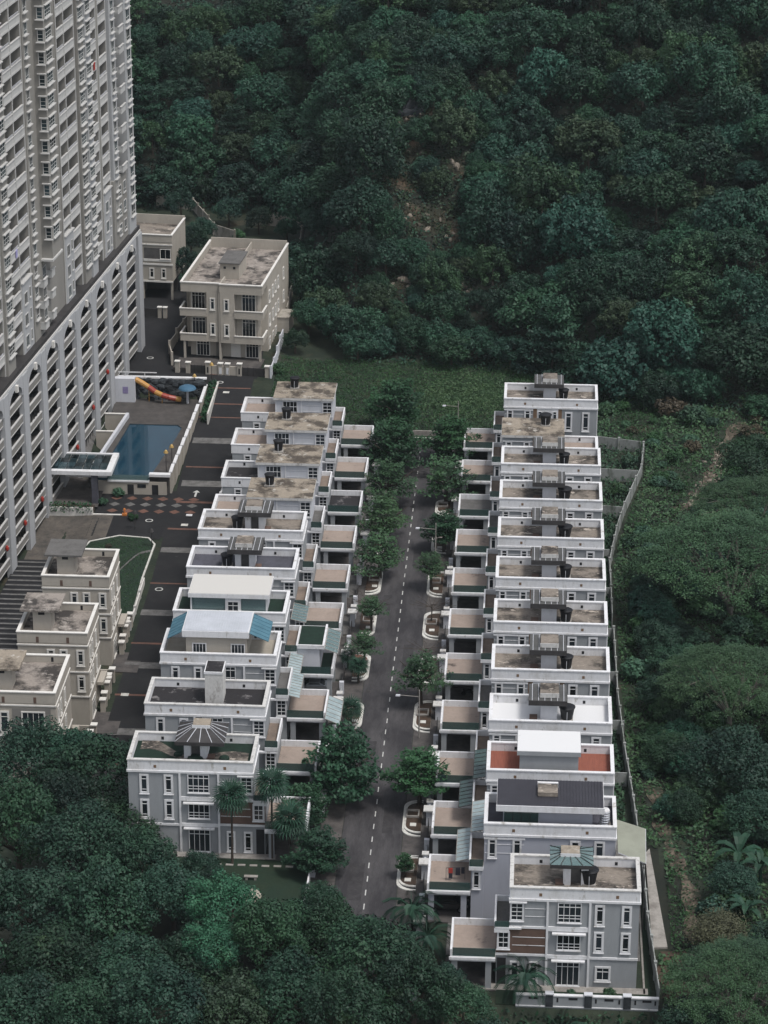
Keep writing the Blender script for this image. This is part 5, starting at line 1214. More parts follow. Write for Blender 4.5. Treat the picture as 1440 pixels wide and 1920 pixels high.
for i in range(3): CROWN['t%d' % i] = np_mesh('crown', *crown_tier(300+i, 5600, .095, 6, .5), 'leaf_street'); CROWN['l%d' % i] = np_mesh('crown', *crown_tier(320+i, 3200, .09, 5, .45), 'leaf_light')
for i in range(2): CROWN['u%d' % i] = np_mesh('crown', *crown_umbrella(400+i, 46000, .022), 'leaf_rain')
CROWN['d0'] = np_mesh('crown', *crown_round(500, 11000, .05, 12, .8, .5, (.3, .5), (.35, .6)), 'leaf_dry')
for i in range(3): CROWN['s%d' % i] = np_mesh('foliage', *crown_round(510+i, 1500, .20, 12, .7, .35), 'leaf_scrub')
CROWN['g0'] = np_mesh('foliage', *crown_round(520, 1500, .2, 12, .6, .35), 'leaf_grass'); CROWN['w0'] = np_mesh('foliage', *crown_round(530, 900, .2, 10, .6, .5), 'leaf_brown')
TRUNK = MB().tube([(0, 0, -.15), (.01, 0, .3), (0, .015, .7), (0, 0, 1.05)], [.06, .045, .035, .02], 7).mesh('trunk', 'bark')
def limbs_mesh(seed, m='bark', n=6, spread=.75):
    b = MB(); r = random.Random(seed)
    b.tube([(0, 0, -1.6), (.02, 0, -.9), (0, 0, -.3)], [.075, .06, .05], 7)
    for i in range(n):
        a = 2*math.pi*i/n+r.uniform(-.3, .3); L = spread*r.uniform(.7, 1.0)
        b.tube([(0, 0, -.65+.05*i), (L*.45*math.cos(a), L*.45*math.sin(a), -.25), (L*math.cos(a), L*math.sin(a), .05+r.uniform(-.1, .15))], [.035, .025, .01], 5)
    return b.mesh('trunk', m)
LIMB = [limbs_mesh(i) for i in range(3)]
def umb_limbs(seed):
    b = MB(); r = random.Random(seed)
    b.tube([(0, 0, -.95), (.01, .01, -.7), (0, 0, -.45)], [.05, .04, .036], 8)
    for i in range(9):
        a = 2*math.pi*i/9+r.uniform(-.25, .25); L = r.uniform(.7, .98)
        m1 = (L*.35*math.cos(a), L*.35*math.sin(a), -.15); m2 = (L*.65*math.cos(a+.15), L*.65*math.sin(a+.15), .12)
        b.tube([(0, 0, -.5), m1, m2, (L*math.cos(a), L*math.sin(a), .06)], [.026, .018, .011, .004], 5)
        for da in (-.35, .3):
            b.tube([m1, (L*.6*math.cos(a+da), L*.6*math.sin(a+da), .16), (L*.85*math.cos(a+da*1.3), L*.85*math.sin(a+da*1.3), .17)], [.012, .008, .003], 4)
    return b.mesh('trunk', 'pale_bark')
ULIMB = [umb_limbs(i) for i in range(2)]
def tree(name, crown, x, y, zc, R, label, cat='tree', group=None, flat=1.0, limb=None, z0=None):
    z0 = zt(x, y) if z0 is None else z0
    o = thing(name, label, cat, (x, y, z0), random.uniform(0, 6.28), group)
    h = max(zc-z0, R*.4)
    c = link('crown', CROWN[crown], o, (0, 0, h), random.uniform(0, 6), (R*random.uniform(.93, 1.07), R*random.uniform(.93, 1.07), R*flat))
    if limb is not None: link('trunk', limb, o, (0, 0, h), 0, (R, R, R*flat if limb in ULIMB else max(R*flat, h/1.6)))
    else: link('trunk', TRUNK, o, (0, 0, 0), 0, (max(4, h*.7), max(4, h*.7), h))
    return o
# --- hillside forest
def px(x, y, z):
    v = Vector((x, y, z-CAM_Z)); d = v.dot(fw); return 720+F_PX*v.dot(rt)/d, 960-F_PX*v.dot(up)/d
rr = random.Random(5); spots = []
tries = 0
while tries < 40000 and len(spots) < 600:
    tries += 1
    x = rr.uniform(-95, 66); y = rr.uniform(405, 575)
    y0 = float(np.interp(x, [-130, -72, -50, -43, -39, -30, 0, 15, 40, 90], [507, 507, 505, 503, 456, 432, 428, 414, 406, 412]))
    if y < y0+1.5 or y > y0+128: continue
    cl = min(clearing(x, y), clearing(x, y+3.5)+.1, clearing(x, y+7)+.25)
    if cl < 1.1: continue
    R = rr.choice([rr.uniform(3.4, 5.0), rr.uniform(4.8, 7.0), rr.uniform(5.5, 8.2)])*(.5 if cl < 1.7 else 1)
    zc = zt(x, y)+R*rr.uniform(.4, .8)
    X_, Y_ = px(x, y, zc)
    if not (150 < X_ < 1530 and -70 < Y_ < 780): continue
    if any((x-a)**2+(y-b)**2 < (.53*(R+r2))**2 for a, b, r2, _ in spots): continue
    spots.append((x, y, R, zc))
spots = sorted(spots, key=lambda s: s[1])[:298]
for i, (x, y, R, zc) in enumerate(spots):
    t_ = rr.random()
    c_, w_ = ('fo%d' % rr.randrange(2), 'olive grey feathery') if t_ < .16 else ('fl0', 'fresh mid green') if t_ < .36 else (rr.choice(['f0', 'f1', 'f2', 'f3', 'f4', 'f5', 'f6', 'ft0']), 'dark green')
    y0 = float(np.interp(x, [-130, -72, -50, -43, -39, -30, 0, 15, 40, 90], [507, 507, 505, 503, 456, 432, 428, 414, 406, 412]))
    w2 = 'at the lower edge of the hillside forest' if y-y0 < 9 else 'high on the forested hillside' if y-y0 > 62 else 'midway up the forested hillside'
    w3 = ', left of the scars' if x < -27 else ', far right' if x > 12 else ', around the scars'
    tree('forest_tree', c_, x, y, zc, R, '%s tree %s%s' % (w_, w2, w3), group='%s trees %s%s' % (w_, w2, w3), flat=rr.uniform(.65, 1.25))
def stuff(name, P, leaf, m, label=None, up=.5, asp=.6):
    V, Q = leaves(np.array(P), leaf, up, np.random.default_rng(3), asp)
    o = link(name, np_mesh(name, V, Q, m)); tag(o, label, name.replace('_', ' '), kind='stuff'); return o
P = []
for k in range(130000):
    x = rr.uniform(-95, 68); y = rr.uniform(404, 578)
    y0 = float(np.interp(x, [-130, -72, -50, -43, -39, -30, 0, 15, 40, 90], [507, 507, 505, 503, 456, 432, 428, 414, 406, 412]))
    if y < y0+1: continue
    cl = clearing(x, y)
    if cl < 1 and rr.random() < .8: continue
    P.append((x, y, zt(x, y)+(.7+2.6*max(0, math.sin(x*.55+math.sin(y*.3))*math.sin(y*.6+1+math.sin(x*.2)))*min(1, (y-y0)/8))*rr.random()**.6))
stuff('undergrowth', P, .62, 'leaf_forest', 'dark undergrowth between the forest trees on the hillside')
P = []; P2 = []
for k in range(26000):
    x = rr.uniform(-32, -4); y = rr.uniform(440, 492); c_ = clearing(x, y)
    if c_ < .9 and rr.random() < .5: P.append((x, y, zt(x, y)+rr.uniform(0, .7)))
    if c_ < 1.7 and math.sin(x*1.1+y*.4)*math.sin(y*.9-x*.3)+rr.uniform(-.4, .4) > .05: P2.append((x, y, zt(x, y)+rr.uniform(0, 1.3)))
stuff('dry_scrub', P, .4, 'leaf_brown', 'brown dry scrub on the bare scars of the hillside')
stuff('scar_plants', P2, .5, 'leaf_olive', 'low green plants creeping over the hillside scars')
rock_big = [m_.copy() for m_ in rock_meshes]
for m_ in rock_big: m_.materials.clear(); m_.materials.append(MATS['pale_rock'])
for k in range(46):
    a_, b_, rx_, ry_ = SCAR[rr.choice([0, 0, 1, 2, 4, 5, 5, 6, 6, 7])]; x = a_+rr.uniform(-.8, .8)*rx_; y = b_+rr.uniform(-.8, .8)*ry_
    o = link('rock', rock_big[k % 5], None, (x, y, zt(x, y)+.1), rr.uniform(0, 6), (rr.uniform(.4, 1.2), rr.uniform(.5, 1), rr.uniform(.4, 1.1))); tag(o, 'pale brown rock lying on a bare scar of the hillside', 'rock', 'rocks on the hillside scars')
# --- rocky trail and dirt track on the right
TR = [(33.8, 406), (30.5, 397), (28.8, 389), (27.0, 383), (25.2, 377.5), (23.8, 372)]
def trail(pts, w): 
    ys_ = [p[1] for p in pts][::-1]; xs_ = [p[0] for p in pts][::-1]
    def f(u, v): y = ys_[0]+(ys_[-1]-ys_[0])*v; return float(np.interp(y, ys_, xs_))+(u-.5)*w*(1+.45*math.sin(y*.8)), y
    return f
sheet('rocky_trail', trail(TR, 1.9), 4, 30, 'trail_soil', .1); sheet('dirt_track', trail([(15.9, 286), (16.6, 276), (18.0, 268), (19.2, 262), (18.8, 256), (19.4, 251)], 1.5), 4, 30, 'trail_soil', .1)
sheet('bare_earth', lambda u, v: (15.2+2.6*u+.5*math.sin(v*9), 240.5+9*v), 5, 14, 'soil', .12)
for k in range(60):
    y = rr.uniform(373, 398); x = float(np.interp(y, [372, 377.5, 383, 389, 397], [23.8, 25.2, 27, 28.8, 30.5]))+rr.gauss(0, .7)
    o = link('rock', rock_big[k % 5], None, (x, y, zt(x, y)+.12), rr.uniform(0, 6), (rr.uniform(.25, .7), rr.uniform(.25, .6), rr.uniform(.2, .45))); tag(o, 'pale stone lying on the rocky trail in the overgrown field', 'rock', 'stones on the rocky trail')
for k in range(16):
    o = link('boulder', rock_meshes[k % 5], None, (-22+rr.uniform(-2.2, 2.2), 483.5+rr.uniform(-.6, 1.6), 0), rr.uniform(-.4, .4), (rr.uniform(1.0, 1.9), 1.0, rr.uniform(1.2, 2.4))); o.location.z = zt(o.location.x, o.location.y)+rr.uniform(.2, 1.6); tag(o, 'bluish grey boulder of the small rock face high on the hillside', 'rock', 'boulders of the hillside rock face')
# --- grass between rows and forest
P = []
for k in range(45000):
    x = rr.uniform(-41, 10); y = rr.uniform(398, 433)
    if -19.7 < x < -12.5 and y < 400.5: continue
    if y < 399 and x < -22 or (x > -9 and y < 402): 
        if rr.random() < .5: continue
    P.append((x, y, zt(x, y)+rr.uniform(0, .55)))
stuff('long_grass', P, .36, 'leaf_grass', 'long green grass between the row ends and the forest', .1, .35)
P = [(x, y, zt(x, y)+rr.uniform(0, .7)) for x, y in ((rr.gauss(-9.5, 4), rr.gauss(417, 5)) for k in range(12000)) if y > 402.5]
stuff('bright_grass', P, .4, 'leaf_bright_grass', 'bright yellow green grass patch behind the road end', .1, .35)
# --- scrub on the right and the gardens
P = []; P2 = []
for k in range(120000):
    x = rr.uniform(11, 46); y = rr.uniform(236, 436)
    wall = float(np.interp(y, [239, 272, 293, 348, 360, 369, 384, 394, 420], [15.3, 14.1, 12.9, 12.3, 13.6, 14.9, 17.6, 18.2, 9]))
    if y < 396 and x < wall+.2: continue
    if 14.3 < x < 16.6 and 249 < y < 271.5: continue
    pth = float(np.interp(y, [372, 380, 390, 407], [23.5, 25.5, 29, 33])); 
    if y > 370 and abs(x-pth) < 1.1+math.sin(y*1.7)*.6 and rr.random() < .75: continue
    pt2 = float(np.interp(y, [246, 258, 272, 288], [18.6, 20, 17.6, 15.8]))
    if y < 290 and abs(x-pt2) < 1.3+.5*math.sin(y*.7) and rr.random() < .6: continue
    (P if math.sin(x*.5+y*.13)+math.sin(y*.21-x*.3)+rr.uniform(-.8, .8) > -.4 else P2).append((x, y, zt(x, y)+(.35+1.5*max(0, math.sin(x*.9+y*.35)*math.sin(y*.7-x*.4)))*rr.random()))
stuff('scrub', P, .45, 'leaf_scrub', 'tangled green scrub to the right of the boundary wall'); stuff('scrub_grass', P2, .42, 'leaf_grass', 'green grass and creepers right of the boundary wall', .2, .4)
P = []
for k in range(3500):
    y = rr.uniform(328, 396); x = rr.uniform(11.0, float(np.interp(y, [328, 348, 360, 369, 384, 394, 397], [11.7, 11.7, 12.8, 14.1, 17, 17.6, 17.6]))); P.append((x, y, rr.uniform(0, .9)))
for k in range(1500): y = rr.uniform(274, 328); P.append((rr.uniform(11.0, 11.9+(.6 if y < 295 else 0)), y, rr.uniform(0, .6)))
stuff('garden_weeds', P, .5, 'leaf_scrub', 'overgrown weeds in the narrow gardens behind the right row')
P = [(x, y, zt(x, y)+.16+rr.uniform(0, .1)) for x, y in ((rr.uniform(-63, -53.2), rr.uniform(338.5, 366)) for k in range(5000)) if not (y > 364 and (x < -60 or x > -54.5))]
stuff('lawn_grass', P, .22, 'leaf_grass', 'short grass of the corner lawn beside the left road', .1, .4)
P = [(rr.uniform(-51.5, -50.3) if rr.random() < .9 else -51, yy, zt(-51, yy)+rr.uniform(.1, 1.0)) for yy in (rr.uniform(407, 421) for k in range(900))]
stuff('planting_strip', P, .4, 'leaf_street', 'green planting strip between pool wall and left road')
struct('planting_strip_kerb', MB().box(-50.3, -50.05, 406.5, 421.5, -3.8, .1), 'kerb')
P = [(rr.uniform(-70.5, -63.7), 374.4+rr.uniform(-.25, .9), zt(-66, 374.6)+1.3+rr.uniform(-.7, .7)) for k in range(700)]
stuff('trailing_plants', P, .35, 'leaf_street', 'dark plants trailing over the pale retaining wall')

P = [(x, y, zt(x, y)+rr.uniform(0, 1.0)) for x, y in ((rr.uniform(-9, 16), rr.uniform(226, 237.6)) for k in range(5000))]
stuff('verge_plants', P, .5, 'leaf_near', 'dark low plants below the long grey front wall')
# --- scrub bushes
for k in range(285):
    while True:
        x = rr.uniform(12.0, 44); y = rr.uniform(250, 428)
        wall = float(np.interp(y, [250, 272, 280, 348, 360, 369, 384, 394, 418], [18, 17, 15, 13, 14.6, 16, 18.6, 19, 8]))
        pth = float(np.interp(y, [372, 380, 390, 407], [23.5, 25.5, 29, 33]))
        ptl = float(np.interp(y, [251, 262, 268, 286], [19.2, 19.2, 18, 15.9]))
        if x > wall+.5 and not (y > 368 and abs(x-pth) < 2.6) and not (y < 288 and abs(x-ptl) < 2): break
    R = rr.uniform(.9, 1.7) if k % 3 else rr.uniform(1.6, 2.9)
    c_ = rr.choice(['s0', 's1', 's2', 's0', 'g0', 'w0' if y > 392 else 's1', 'g0'])
    w_ = {'g': 'bright green', 'w': 'brown withered'}.get(c_[0], 'dull green'); w2 = 'in the upper overgrown field behind the right row' if y > 370 else 'between the rain trees and the boundary wall' if y > 300 else 'in the lower scrub beside the dirt track'
    o = thing('bush', '%s bush %s' % (w_, w2), 'bush', (x, y, zt(x, y)), rr.uniform(0, 6), '%s bushes %s' % (w_, w2))
    link('foliage', CROWN[c_], o, (0, 0, R*.45), 0, (R, R, R*rr.uniform(.6, .95)))
for (x, y, R, c, lb) in ((15.8, 388, 1.5, 's0', 'leafy shrub in the uppermost walled garden, right row'), (13.6, 376, 1.5, 's1', 'leafy shrub in the second walled garden, right row'), (22.6, 390, 1.6, 'g0', 'creeper covered stump in the overgrown field'),
                         (-54.2, 489.5, 1.6, 's2', 'pale green bush behind the twin house roof'), (-45.5, 478, 1.6, 's1', 'bush inside the garden wall right of the twin house'),
                         (9.9, 240.4, .75, 's1', 'small clipped shrub in front of the nearest house, right side'), (6.1, 240.5, .5, 's0', 'small dark shrub before the french window of the nearest house'),
                         (-57.4, 373.0, .9, 'g0', 'small pale shrub beside the pale retaining wall'), (-62.6, 378.2, .9, 's0', 'dark shrub beside the canopy column'), (-60.8, 381.6, 1.0, 's1', 'dark potted bush at the foot of the pool wall'), (-62.6, 414.0, 1.2, 's1', 'palm like bush beside the pool slide head'),
                         (-59.5, 362.4, .6, 'w0', 'brown shrub on the corner lawn'), (-56.0, 345.5, .7, 'w0', 'reddish brown shrub lower on the corner lawn'), (-40.8, 426.5, 1.3, 's1', 'dark climbing bush on the wall right of the twin house')):
    o = thing('bush', lb, 'bush', (x, y, max(zt(x, y), .1) if x > 0 else zt(x, y)), rr.uniform(0, 6)); link('foliage', CROWN[c], o, (0, 0, R*.6), 0, (R, R, R))

# --- trees behind the twin house and by the lane
for (x, y, zc, R, lb) in ((-61.0, 462, 8, 3.2, 'dark tree between the twin house and the house beside the tower'), (-60.5, 471, 9, 3.4, 'dark tree behind the lane wall beside the tower house'), (-58.5, 455, 6, 2.6, 'small dark tree over the lane wall left of the twin house'),
                          (-38.6, 454, 6, 3.0, 'dark tree pressed against the right side wall of the twin house'), (-37.2, 444, 4.5, 3.2, 'dark tree at the forest edge right of the twin house'), (-38.8, 435.5, 2.6, 2.4, 'low dark tree behind the pale stepped wall'), (-38.5, 463, 6, 3.4, 'dark tree outside the high garden wall'), (-38.0, 473, 7, 3.6, 'dark tree beyond the rear corner of the twin house'), (-45.0, 489, 6, 2.6, 'dark tree inside the rear garden of the twin house'), (-50.5, 493, 6.5, 2.8, 'dark tree against the rear garden wall of the twin house'), (-60.5, 487, 6.2, 2.6, 'dark tree before the garden wall behind the tower house'), (-56.5, 497, 7, 3.0, 'dark tree in the gap between the two rear garden walls'), (-66, 500, 7.5, 3.4, 'dark tree at the far garden wall beside the tower')):
    tree('tree', 'f%d' % rr.randrange(7), x, y, zc, R, lb)

# --- foreground trees, lower left
NEAR = [(-55.9, 281.1, 5.0, 'n3'), (-48.6, 277.6, 5.9, 'n0'), (-55.0, 265.9, 5.9, 'n1'), (-47.2, 261.6, 6.2, 'n2'), (-40.2, 259.2, 4.9, 'n3'), (-50.4, 249.9, 6.2, 'n0'), (-42.3, 248.3, 6.0, 'n1'), (-35.6, 249.6, 4.8, 'n2'), (-32.8, 252.6, 3.2, 'n3'),
        (-46.1, 237.5, 5.9, 'n2'), (-38.5, 237.0, 5.4, 'n0'), (-32.0, 239.0, 5.0, 'n3'), (-23.2, 246.8, 3.9, 'n1'), (-19.2, 246.0, 4.5, 'n2'), (-13.9, 238.0, 5.7, 'n3'), (-21.6, 234.2, 5.6, 'n0'), (-27.6, 230.0, 5.2, 'o0'), (-34.1, 228.5, 5.2, 'n1'),
        (-41.9, 228.0, 5.2, 'n2'), (-48.4, 229.5, 5.2, 'n3'), (-15.4, 228.0, 5.2, 'n2'), (-9.4, 231.8, 5.0, 'n1'), (-6.8, 236.5, 3.4, 'n0'), (-4.6, 231.0, 3.4, 'n3'), (-11.0, 240.2, 3.0, 'n1'), (-3.0, 225, 4, 'n2'), (-58, 250, 6, 'n3'), (-56, 236, 6, 'n1'), (-33.6, 257.5, 2.6, 'n0'), (-20.2, 252.6, 2.8, 'n3'), (-16.0, 245.0, 3.2, 'n0'), (-24.8, 241.5, 4.2, 'n2'), (-43.5, 268.5, 4.6, 'n1'), (-50.5, 270.5, 4.8, 'n2')]
for (x, y, R, c) in NEAR:
    tree('tree', c, x, y, 3.9+random.uniform(-1.5, 1.6), R*random.uniform(.92, 1.12), 'dark green broadleaf tree massed in the lower left foreground' if c != 'o0' else 'olive green broadleaf tree among the lower left foreground trees', group='broadleaf trees in the lower left foreground' if c != 'o0' else 'olive broadleaf trees in the lower left foreground', flat=random.uniform(.85, 1.15), limb=LIMB[int(x) % 3])
tree('tree', 'b0', -30.2, 239.2, 5.2, 3.2, 'smaller bright green tree just below the brightest tree, lower left foreground', limb=LIMB[1])
tree('tree', 'b0', -29.6, 245.2, 6.2, 4.5, 'large bright green tree standing out in the lower left foreground', limb=LIMB[0])
tree('tree', 'fl0', -50.0, 279.0, 5.6, 3.6, 'fresh green tree top nearest the left road end', limb=LIMB[1])

# --- street trees
ST = [(-11.2, 388.5, 4.4, 5.2, 't0', 'dark tiered tree at the far right end of the central road'), (-11.2, 372.0, 4.6, 5.0, 'l0', 'light olive tiered tree second from the far end, right of the road'), (-10.9, 353.5, 4.2, 3.6, 't1', 'dark tiered tree beside the street lamp, right of the road'),
      (-12.0, 305.4, 5.2, 4.1, 'l1', 'green tiered tree alone midway, right of the road'), (-11.0, 279.6, 5.0, 4.3, 't2', 'dark green tiered tree leaning over a terrace, right of the road'), (-11.9, 263.0, 2.2, 1.3, 't1', 'small dark conical tree on the nearest right planting bed'),
      (-20.0, 400.6, 5.4, 5.8, 't1', 'broad tiered tree at the far left end of the central road'), (-19.4, 384.0, 4.8, 6.0, 't2', 'dark tiered tree second from the far end, left of the road'), (-19.6, 370.2, 4.7, 5.0, 'l1', 'green airy tiered tree third from the far end, left of the road'),
      (-19.6, 357.0, 4.6, 4.8, 'l2', 'thin light green tree fourth from the far end, left of the road'), (-19.3, 343.8, 4.6, 4.6, 'l0', 'thin olive tree fifth from the far end, left of the road'),
      (-19.4, 326.5, 4.0, 2.4, 'l2', 'small thin tree beside the leafless tree, left of the road'), (-19.6, 315.0, 4.2, 2.6, 'l1', 'small feathery tree by the dark palms, left of the road'), (-12.2, 340.5, 4.2, 2.8, 'l2', 'thin feathery tree just below the upper street lamp'), (-20.0, 280.6, 5.6, 5.4, 't0', 'large conical dark tree beside the left end house'), (-23.6, 273.2, 3.6, 3.8, 't1', 'wide dark tiered tree just behind the left end garden'), (-21.2, 263.6, 3.4, 3.8, 't2', 'dark tiered tree in the left end garden by the road')]
for (x, y, zc, R, c, lb) in ST: tree('street_tree', c, x, y, zc, R, lb, limb=LIMB[int(y) % 3], z0=.2, flat=1.15 if 'conical' in lb else .85)
def bare(x, y, label, seed):
    o = thing('bare_tree', label, 'tree', (x, y, .25)); r = random.Random(seed)
    part('trunk', MB().tube([(0, 0, 0), (.05, .1, 1.6), (0, .1, 2.4)], [.11, .08, .06], 7), 'bark', o)
    for k in range(13):
        a = 2*math.pi*k/13+r.uniform(-.2, .2); L = r.uniform(2.0, 3.4); z = 1.5+.07*k
        m1 = Vector((L*.45*math.cos(a), L*.45*math.sin(a), z+.5)); e = Vector((L*math.cos(a), L*math.sin(a), z+.8+r.uniform(-.3, .4)))
        b = MB().tube([(0, .1, z), m1, e], [.045, .03, .008], 5)
        for j in range(4):
            t = r.uniform(.3, .9); p = m1.lerp(e, t); q = p+Vector((math.cos(a+r.uniform(-1, 1)), math.sin(a+r.uniform(-1, 1)), r.uniform(.0, .4)))*r.uniform(.5, 1.1); b.tube([p, q], [.016, .005], 4)
        part('branch', b, 'bark', o)
bare(-19.9, 330.2, 'leafless tree with spreading twigs, left of the road', 1); bare(-11.7, 330.0, 'leafless tree with spreading twigs, right of the road', 2); bare(-11.9, 316.5, 'smaller leafless tree on a right planting bed', 3)

# --- palms
def fan_leaf():
    b = MB(); n = 11
    for k in range(n):
        a = -1.5+3.0*k/(n-1); c, s_ = math.cos(a), math.sin(a); L = 1.0-.12*abs(a)
        i = len(b.v); w = .055
        b.v += [(.45, 0, 0), (.55+c*L*.55-s_*w, s_*L*.55+c*w, .02), (.55+c*L, s_*L, -.28), (.55+c*L*.55+s_*w, s_*L*.55-c*w, .02)]; b.f.append((i, i+1, i+2, i+3))
    b.tube([(0, 0, 0), (.3, 0, .06), (.56, 0, 0)], .025, 4)
    return b
FAN = fan_leaf().mesh('frond', 'leaf_palm')
def feather():
    b = MB(); pts = [(0, 0, 0), (.5, 0, .38), (1.1, 0, .5), (1.7, 0, .25), (2.1, 0, -.25)]
    b.tube(pts, [.03, .025, .02, .015, .008], 4)
    for k in range(26):
        t = k/25*3.6+.35; i = min(3, int(t)); f = t-i; p = Vector(pts[i]).lerp(Vector(pts[i+1]), f); L = .55*(1-abs(k/25-.45))
        for sg in (-1, 1):
            i0 = len(b.v); q = p+Vector((.18, sg*L, -.22*L*2)); b.v += [tuple(p+Vector((-.03, 0, 0))), tuple(p+Vector((.05, sg*L*.5, .02))), tuple(q), tuple(p+Vector((.07, sg*L*.45, -.05)))]; b.f.append((i0, i0+1, i0+2, i0+3))
    return b
FEA = feather().mesh('frond', 'leaf_palm')
def palm(x, y, h, R, label, kind='fan', z0=None, n=30, group=None):
    z0 = zt(x, y) if z0 is None else z0
    o = thing('palm_tree', label, 'palm', (x, y, z0), random.uniform(0, 6), group)
    part('trunk', MB().tube([(0, 0, -.3), (.03, .02, h*.5), (0, 0, h)], [.17, .12, .11], 8), 'bark', o)
    for k in range(n):
        a = k*2.39996; el = 1.15-2.0*(k/n) if kind == 'fan' else .55-1.1*(k/n)
        f = link('frond', FAN if kind == 'fan' else FEA, o, (0, 0, h), 0, (R, R, R)); f.rotation_euler = (random.uniform(-.2, .2), -el, a)
    if kind == 'fan' and h > 6: part('dead_fronds', MB().lathe([(.12, h-1.5), (.3, h-1.0), (.34, h-.4), (.15, h-.1)], 9), 'leaf_brown', o)
palm(-31.0, 264.9, 8.3, 1.6, 'tall fan palm standing in front of the left end house', n=30, z0=.1); palm(-26.7, 266.4, 9.2, 1.6, 'fan palm at the right corner of the left end house', n=30, z0=.1); palm(-24.7, 266.0, 5.0, 1.75, 'shorter fan palm beside the left end garden', n=30, z0=.1)
palm(-20.1, 311.4, 2.0, 1.1, 'small dark palm on the third left planting bed', n=26, z0=.3); palm(-20.2, 299.0, 2.2, 1.25, 'small dark palm on the second left planting bed', n=26, z0=.3); palm(-21.7, 315.5, 1.6, .9, 'small dark palm against the left gate walls', n=20, z0=.1)
palm(5.2, 235.6, 1.6, 1.4, 'feathery palm in front of the long grey front wall', 'feather', n=18, z0=-3.0); palm(1.4, 239.6, 2.4, 1.5, 'feathery palm at the left corner of the nearest house', 'feather', n=20, z0=0); palm(-10.6, 252.0, 2.4, 1.5, 'feathery palm by the nearest right gate wall', 'feather', n=20, z0=0); palm(-8.8, 247.0, 2.2, 1.4, 'feathery palm at the edge of the tan front terrace', 'feather', n=18, z0=0)
# --- right side trees
tree('rain_tree', 'u0', 27.5, 333, 8.5, 12.5, 'huge spreading rain tree with pale limbs right of the right row', limb=ULIMB[0], flat=1.0)
tree('rain_tree', 'u1', 31.5, 351, 9.0, 9.0, 'spreading tree crown behind the huge rain tree', limb=ULIMB[1], flat=.9)
tree('rain_tree', 'u1', 25.5, 300, 7.0, 9.0, 'olive spreading tree below the huge rain tree', limb=ULIMB[1], flat=1.0)
tree('rain_tree', 'u0', 22.6, 235.2, 5.0, 7.8, 'spreading tree with pale twigs at the lower right corner', limb=ULIMB[0], flat=1.1)
for (x, y, zc, R, c, lb) in ((33.5, 377, 6.0, 5.6, 'n0', 'dense dark round tree at the right edge above the rain tree'), (28.5, 361.5, 3.2, 4.0, 'n1', 'low dark tree in front of the dense round tree'), (25.5, 283.5, 4.5, 6.5, 'n2', 'broad dark tree below the olive spreading tree'), (17.8, 290, 2.6, 3.3, 'n3', 'dark bushy tree beside the lower boundary wall'),
                             (20.0, 313.5, 3.0, 3.8, 'n0', 'dark bushy tree under the rain tree edge'), (16.6, 306, 2.4, 2.8, 'n1', 'small dark tree by the boundary wall middle'), (17.2, 322, 2.6, 3.2, 'n2', 'dark leafy tree between the rain tree and the wall'), (19.5, 337, 2.8, 3.4, 'n3', 'leafy tree left of the rain tree crown'),
                             (26.8, 272, 4.0, 4.5, 'n1', 'dark tree above the banana plants'), (23.6, 259.5, 3.0, 3.0, 'n3', 'dark bushy tree between the banana plants'), (17.8, 231.0, 3.2, 4.2, 'n0', 'green tree at the bottom edge right of the front wall'), (28.2, 246, 4, 4, 'n2', 'dark tree at the right edge beside the yellowish bush')):
    tree('tree', c, x, y, zc, R, lb, limb=LIMB[int(x) % 3], flat=.8)
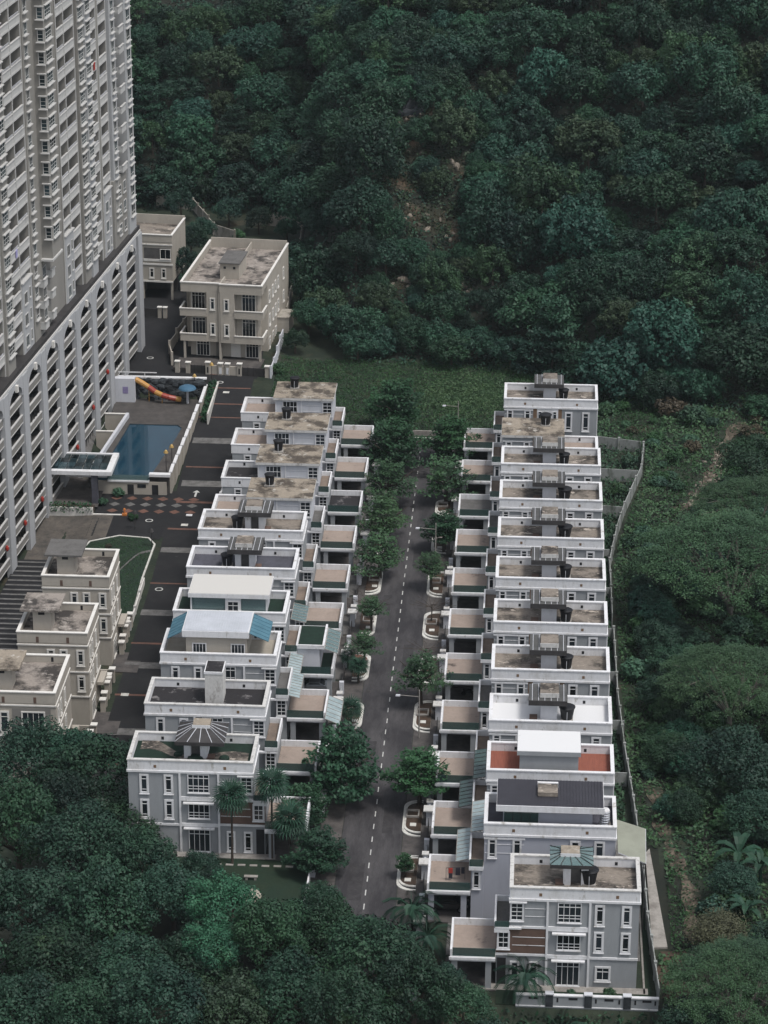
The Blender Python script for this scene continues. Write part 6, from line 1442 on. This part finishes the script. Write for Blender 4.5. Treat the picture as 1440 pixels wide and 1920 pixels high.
for k in range(34):
    y = rr.uniform(276, 352); x = float(np.interp(y, [276, 348], [16.6, 15.4]))+abs(rr.gauss(0, 3.2))+.6; R = rr.uniform(1.8, 3.4)
    c_, w_ = rr.choice([('n0', 'dark leafy'), ('n2', 'dark leafy'), ('fl0', 'mid green'), ('fo1', 'olive feathery')])
    tree('tree', c_, x, y, zt(x, y)+R*.75, R, '%s young tree in the thicket beside the boundary wall' % w_, group='%s young trees beside the boundary wall' % w_, limb=LIMB[k % 3], flat=rr.uniform(.7, 1.1))
tree('dry_bush_tree', 'd0', 21.2, 250.0, 2.2, 4.3, 'yellowish dry bush at the lower right', limb=LIMB[0], flat=.75)
def ban_leaf():
    b = MB(); pts = [(0, 0, 0), (.5, 0, .75), (1.1, 0, 1.15), (1.8, 0, 1.1), (2.4, 0, .7)]; ws = [.04, .28, .36, .3, .03]
    for (p, w) in zip(pts, ws): b.v += [(p[0], -w, p[2]+.08*w), (p[0], 0, p[2]-.05), (p[0], w, p[2]+.08*w)]
    for k in range(4): b.f += [(3*k, 3*k+3, 3*k+4, 3*k+1), (3*k+1, 3*k+4, 3*k+5, 3*k+2)]
    return b
BAN = ban_leaf().mesh('leaf', 'leaf_banana')
for k, (x, y, s_, lb) in enumerate(((24.4, 265.4, 1.25, 'large banana plant at the right edge above the yellowish bush'), (26.6, 262.6, 1.1, 'banana plant cut by the right picture edge'), (24.5, 255.0, 1.0, 'banana plant just above the yellowish bush'), (20.4, 304.5, 1.0, 'banana plant in the shade below the huge rain tree'), (22.4, 309.5, 1.1, 'pale banana leaves under the huge rain tree'))):
    o = thing('banana_plant', lb, 'banana plant', (x, y, zt(x, y)), rr.uniform(0, 6))
    part('stem', MB().tube([(0, 0, -.3), (0, 0, 1.9*s_)], [.22, .14], 8), 'leaf_banana', o)
    for j in range(9):
        f = link('leaf', BAN, o, (0, 0, 1.7*s_), 0, (s_, s_, s_)); f.rotation_euler = (0, rr.uniform(-.25, .55), j*.7+rr.uniform(-.2, .2))

# ------------------------------------------------------------------ faint bluish volume added round the scene to lift its dark tones
o = link('lift_haze', MB().box(-3100, 3100, -700, 4100, -14, 330).mesh('lift_haze', 'lift_haze')); o['kind'] = 'stuff'
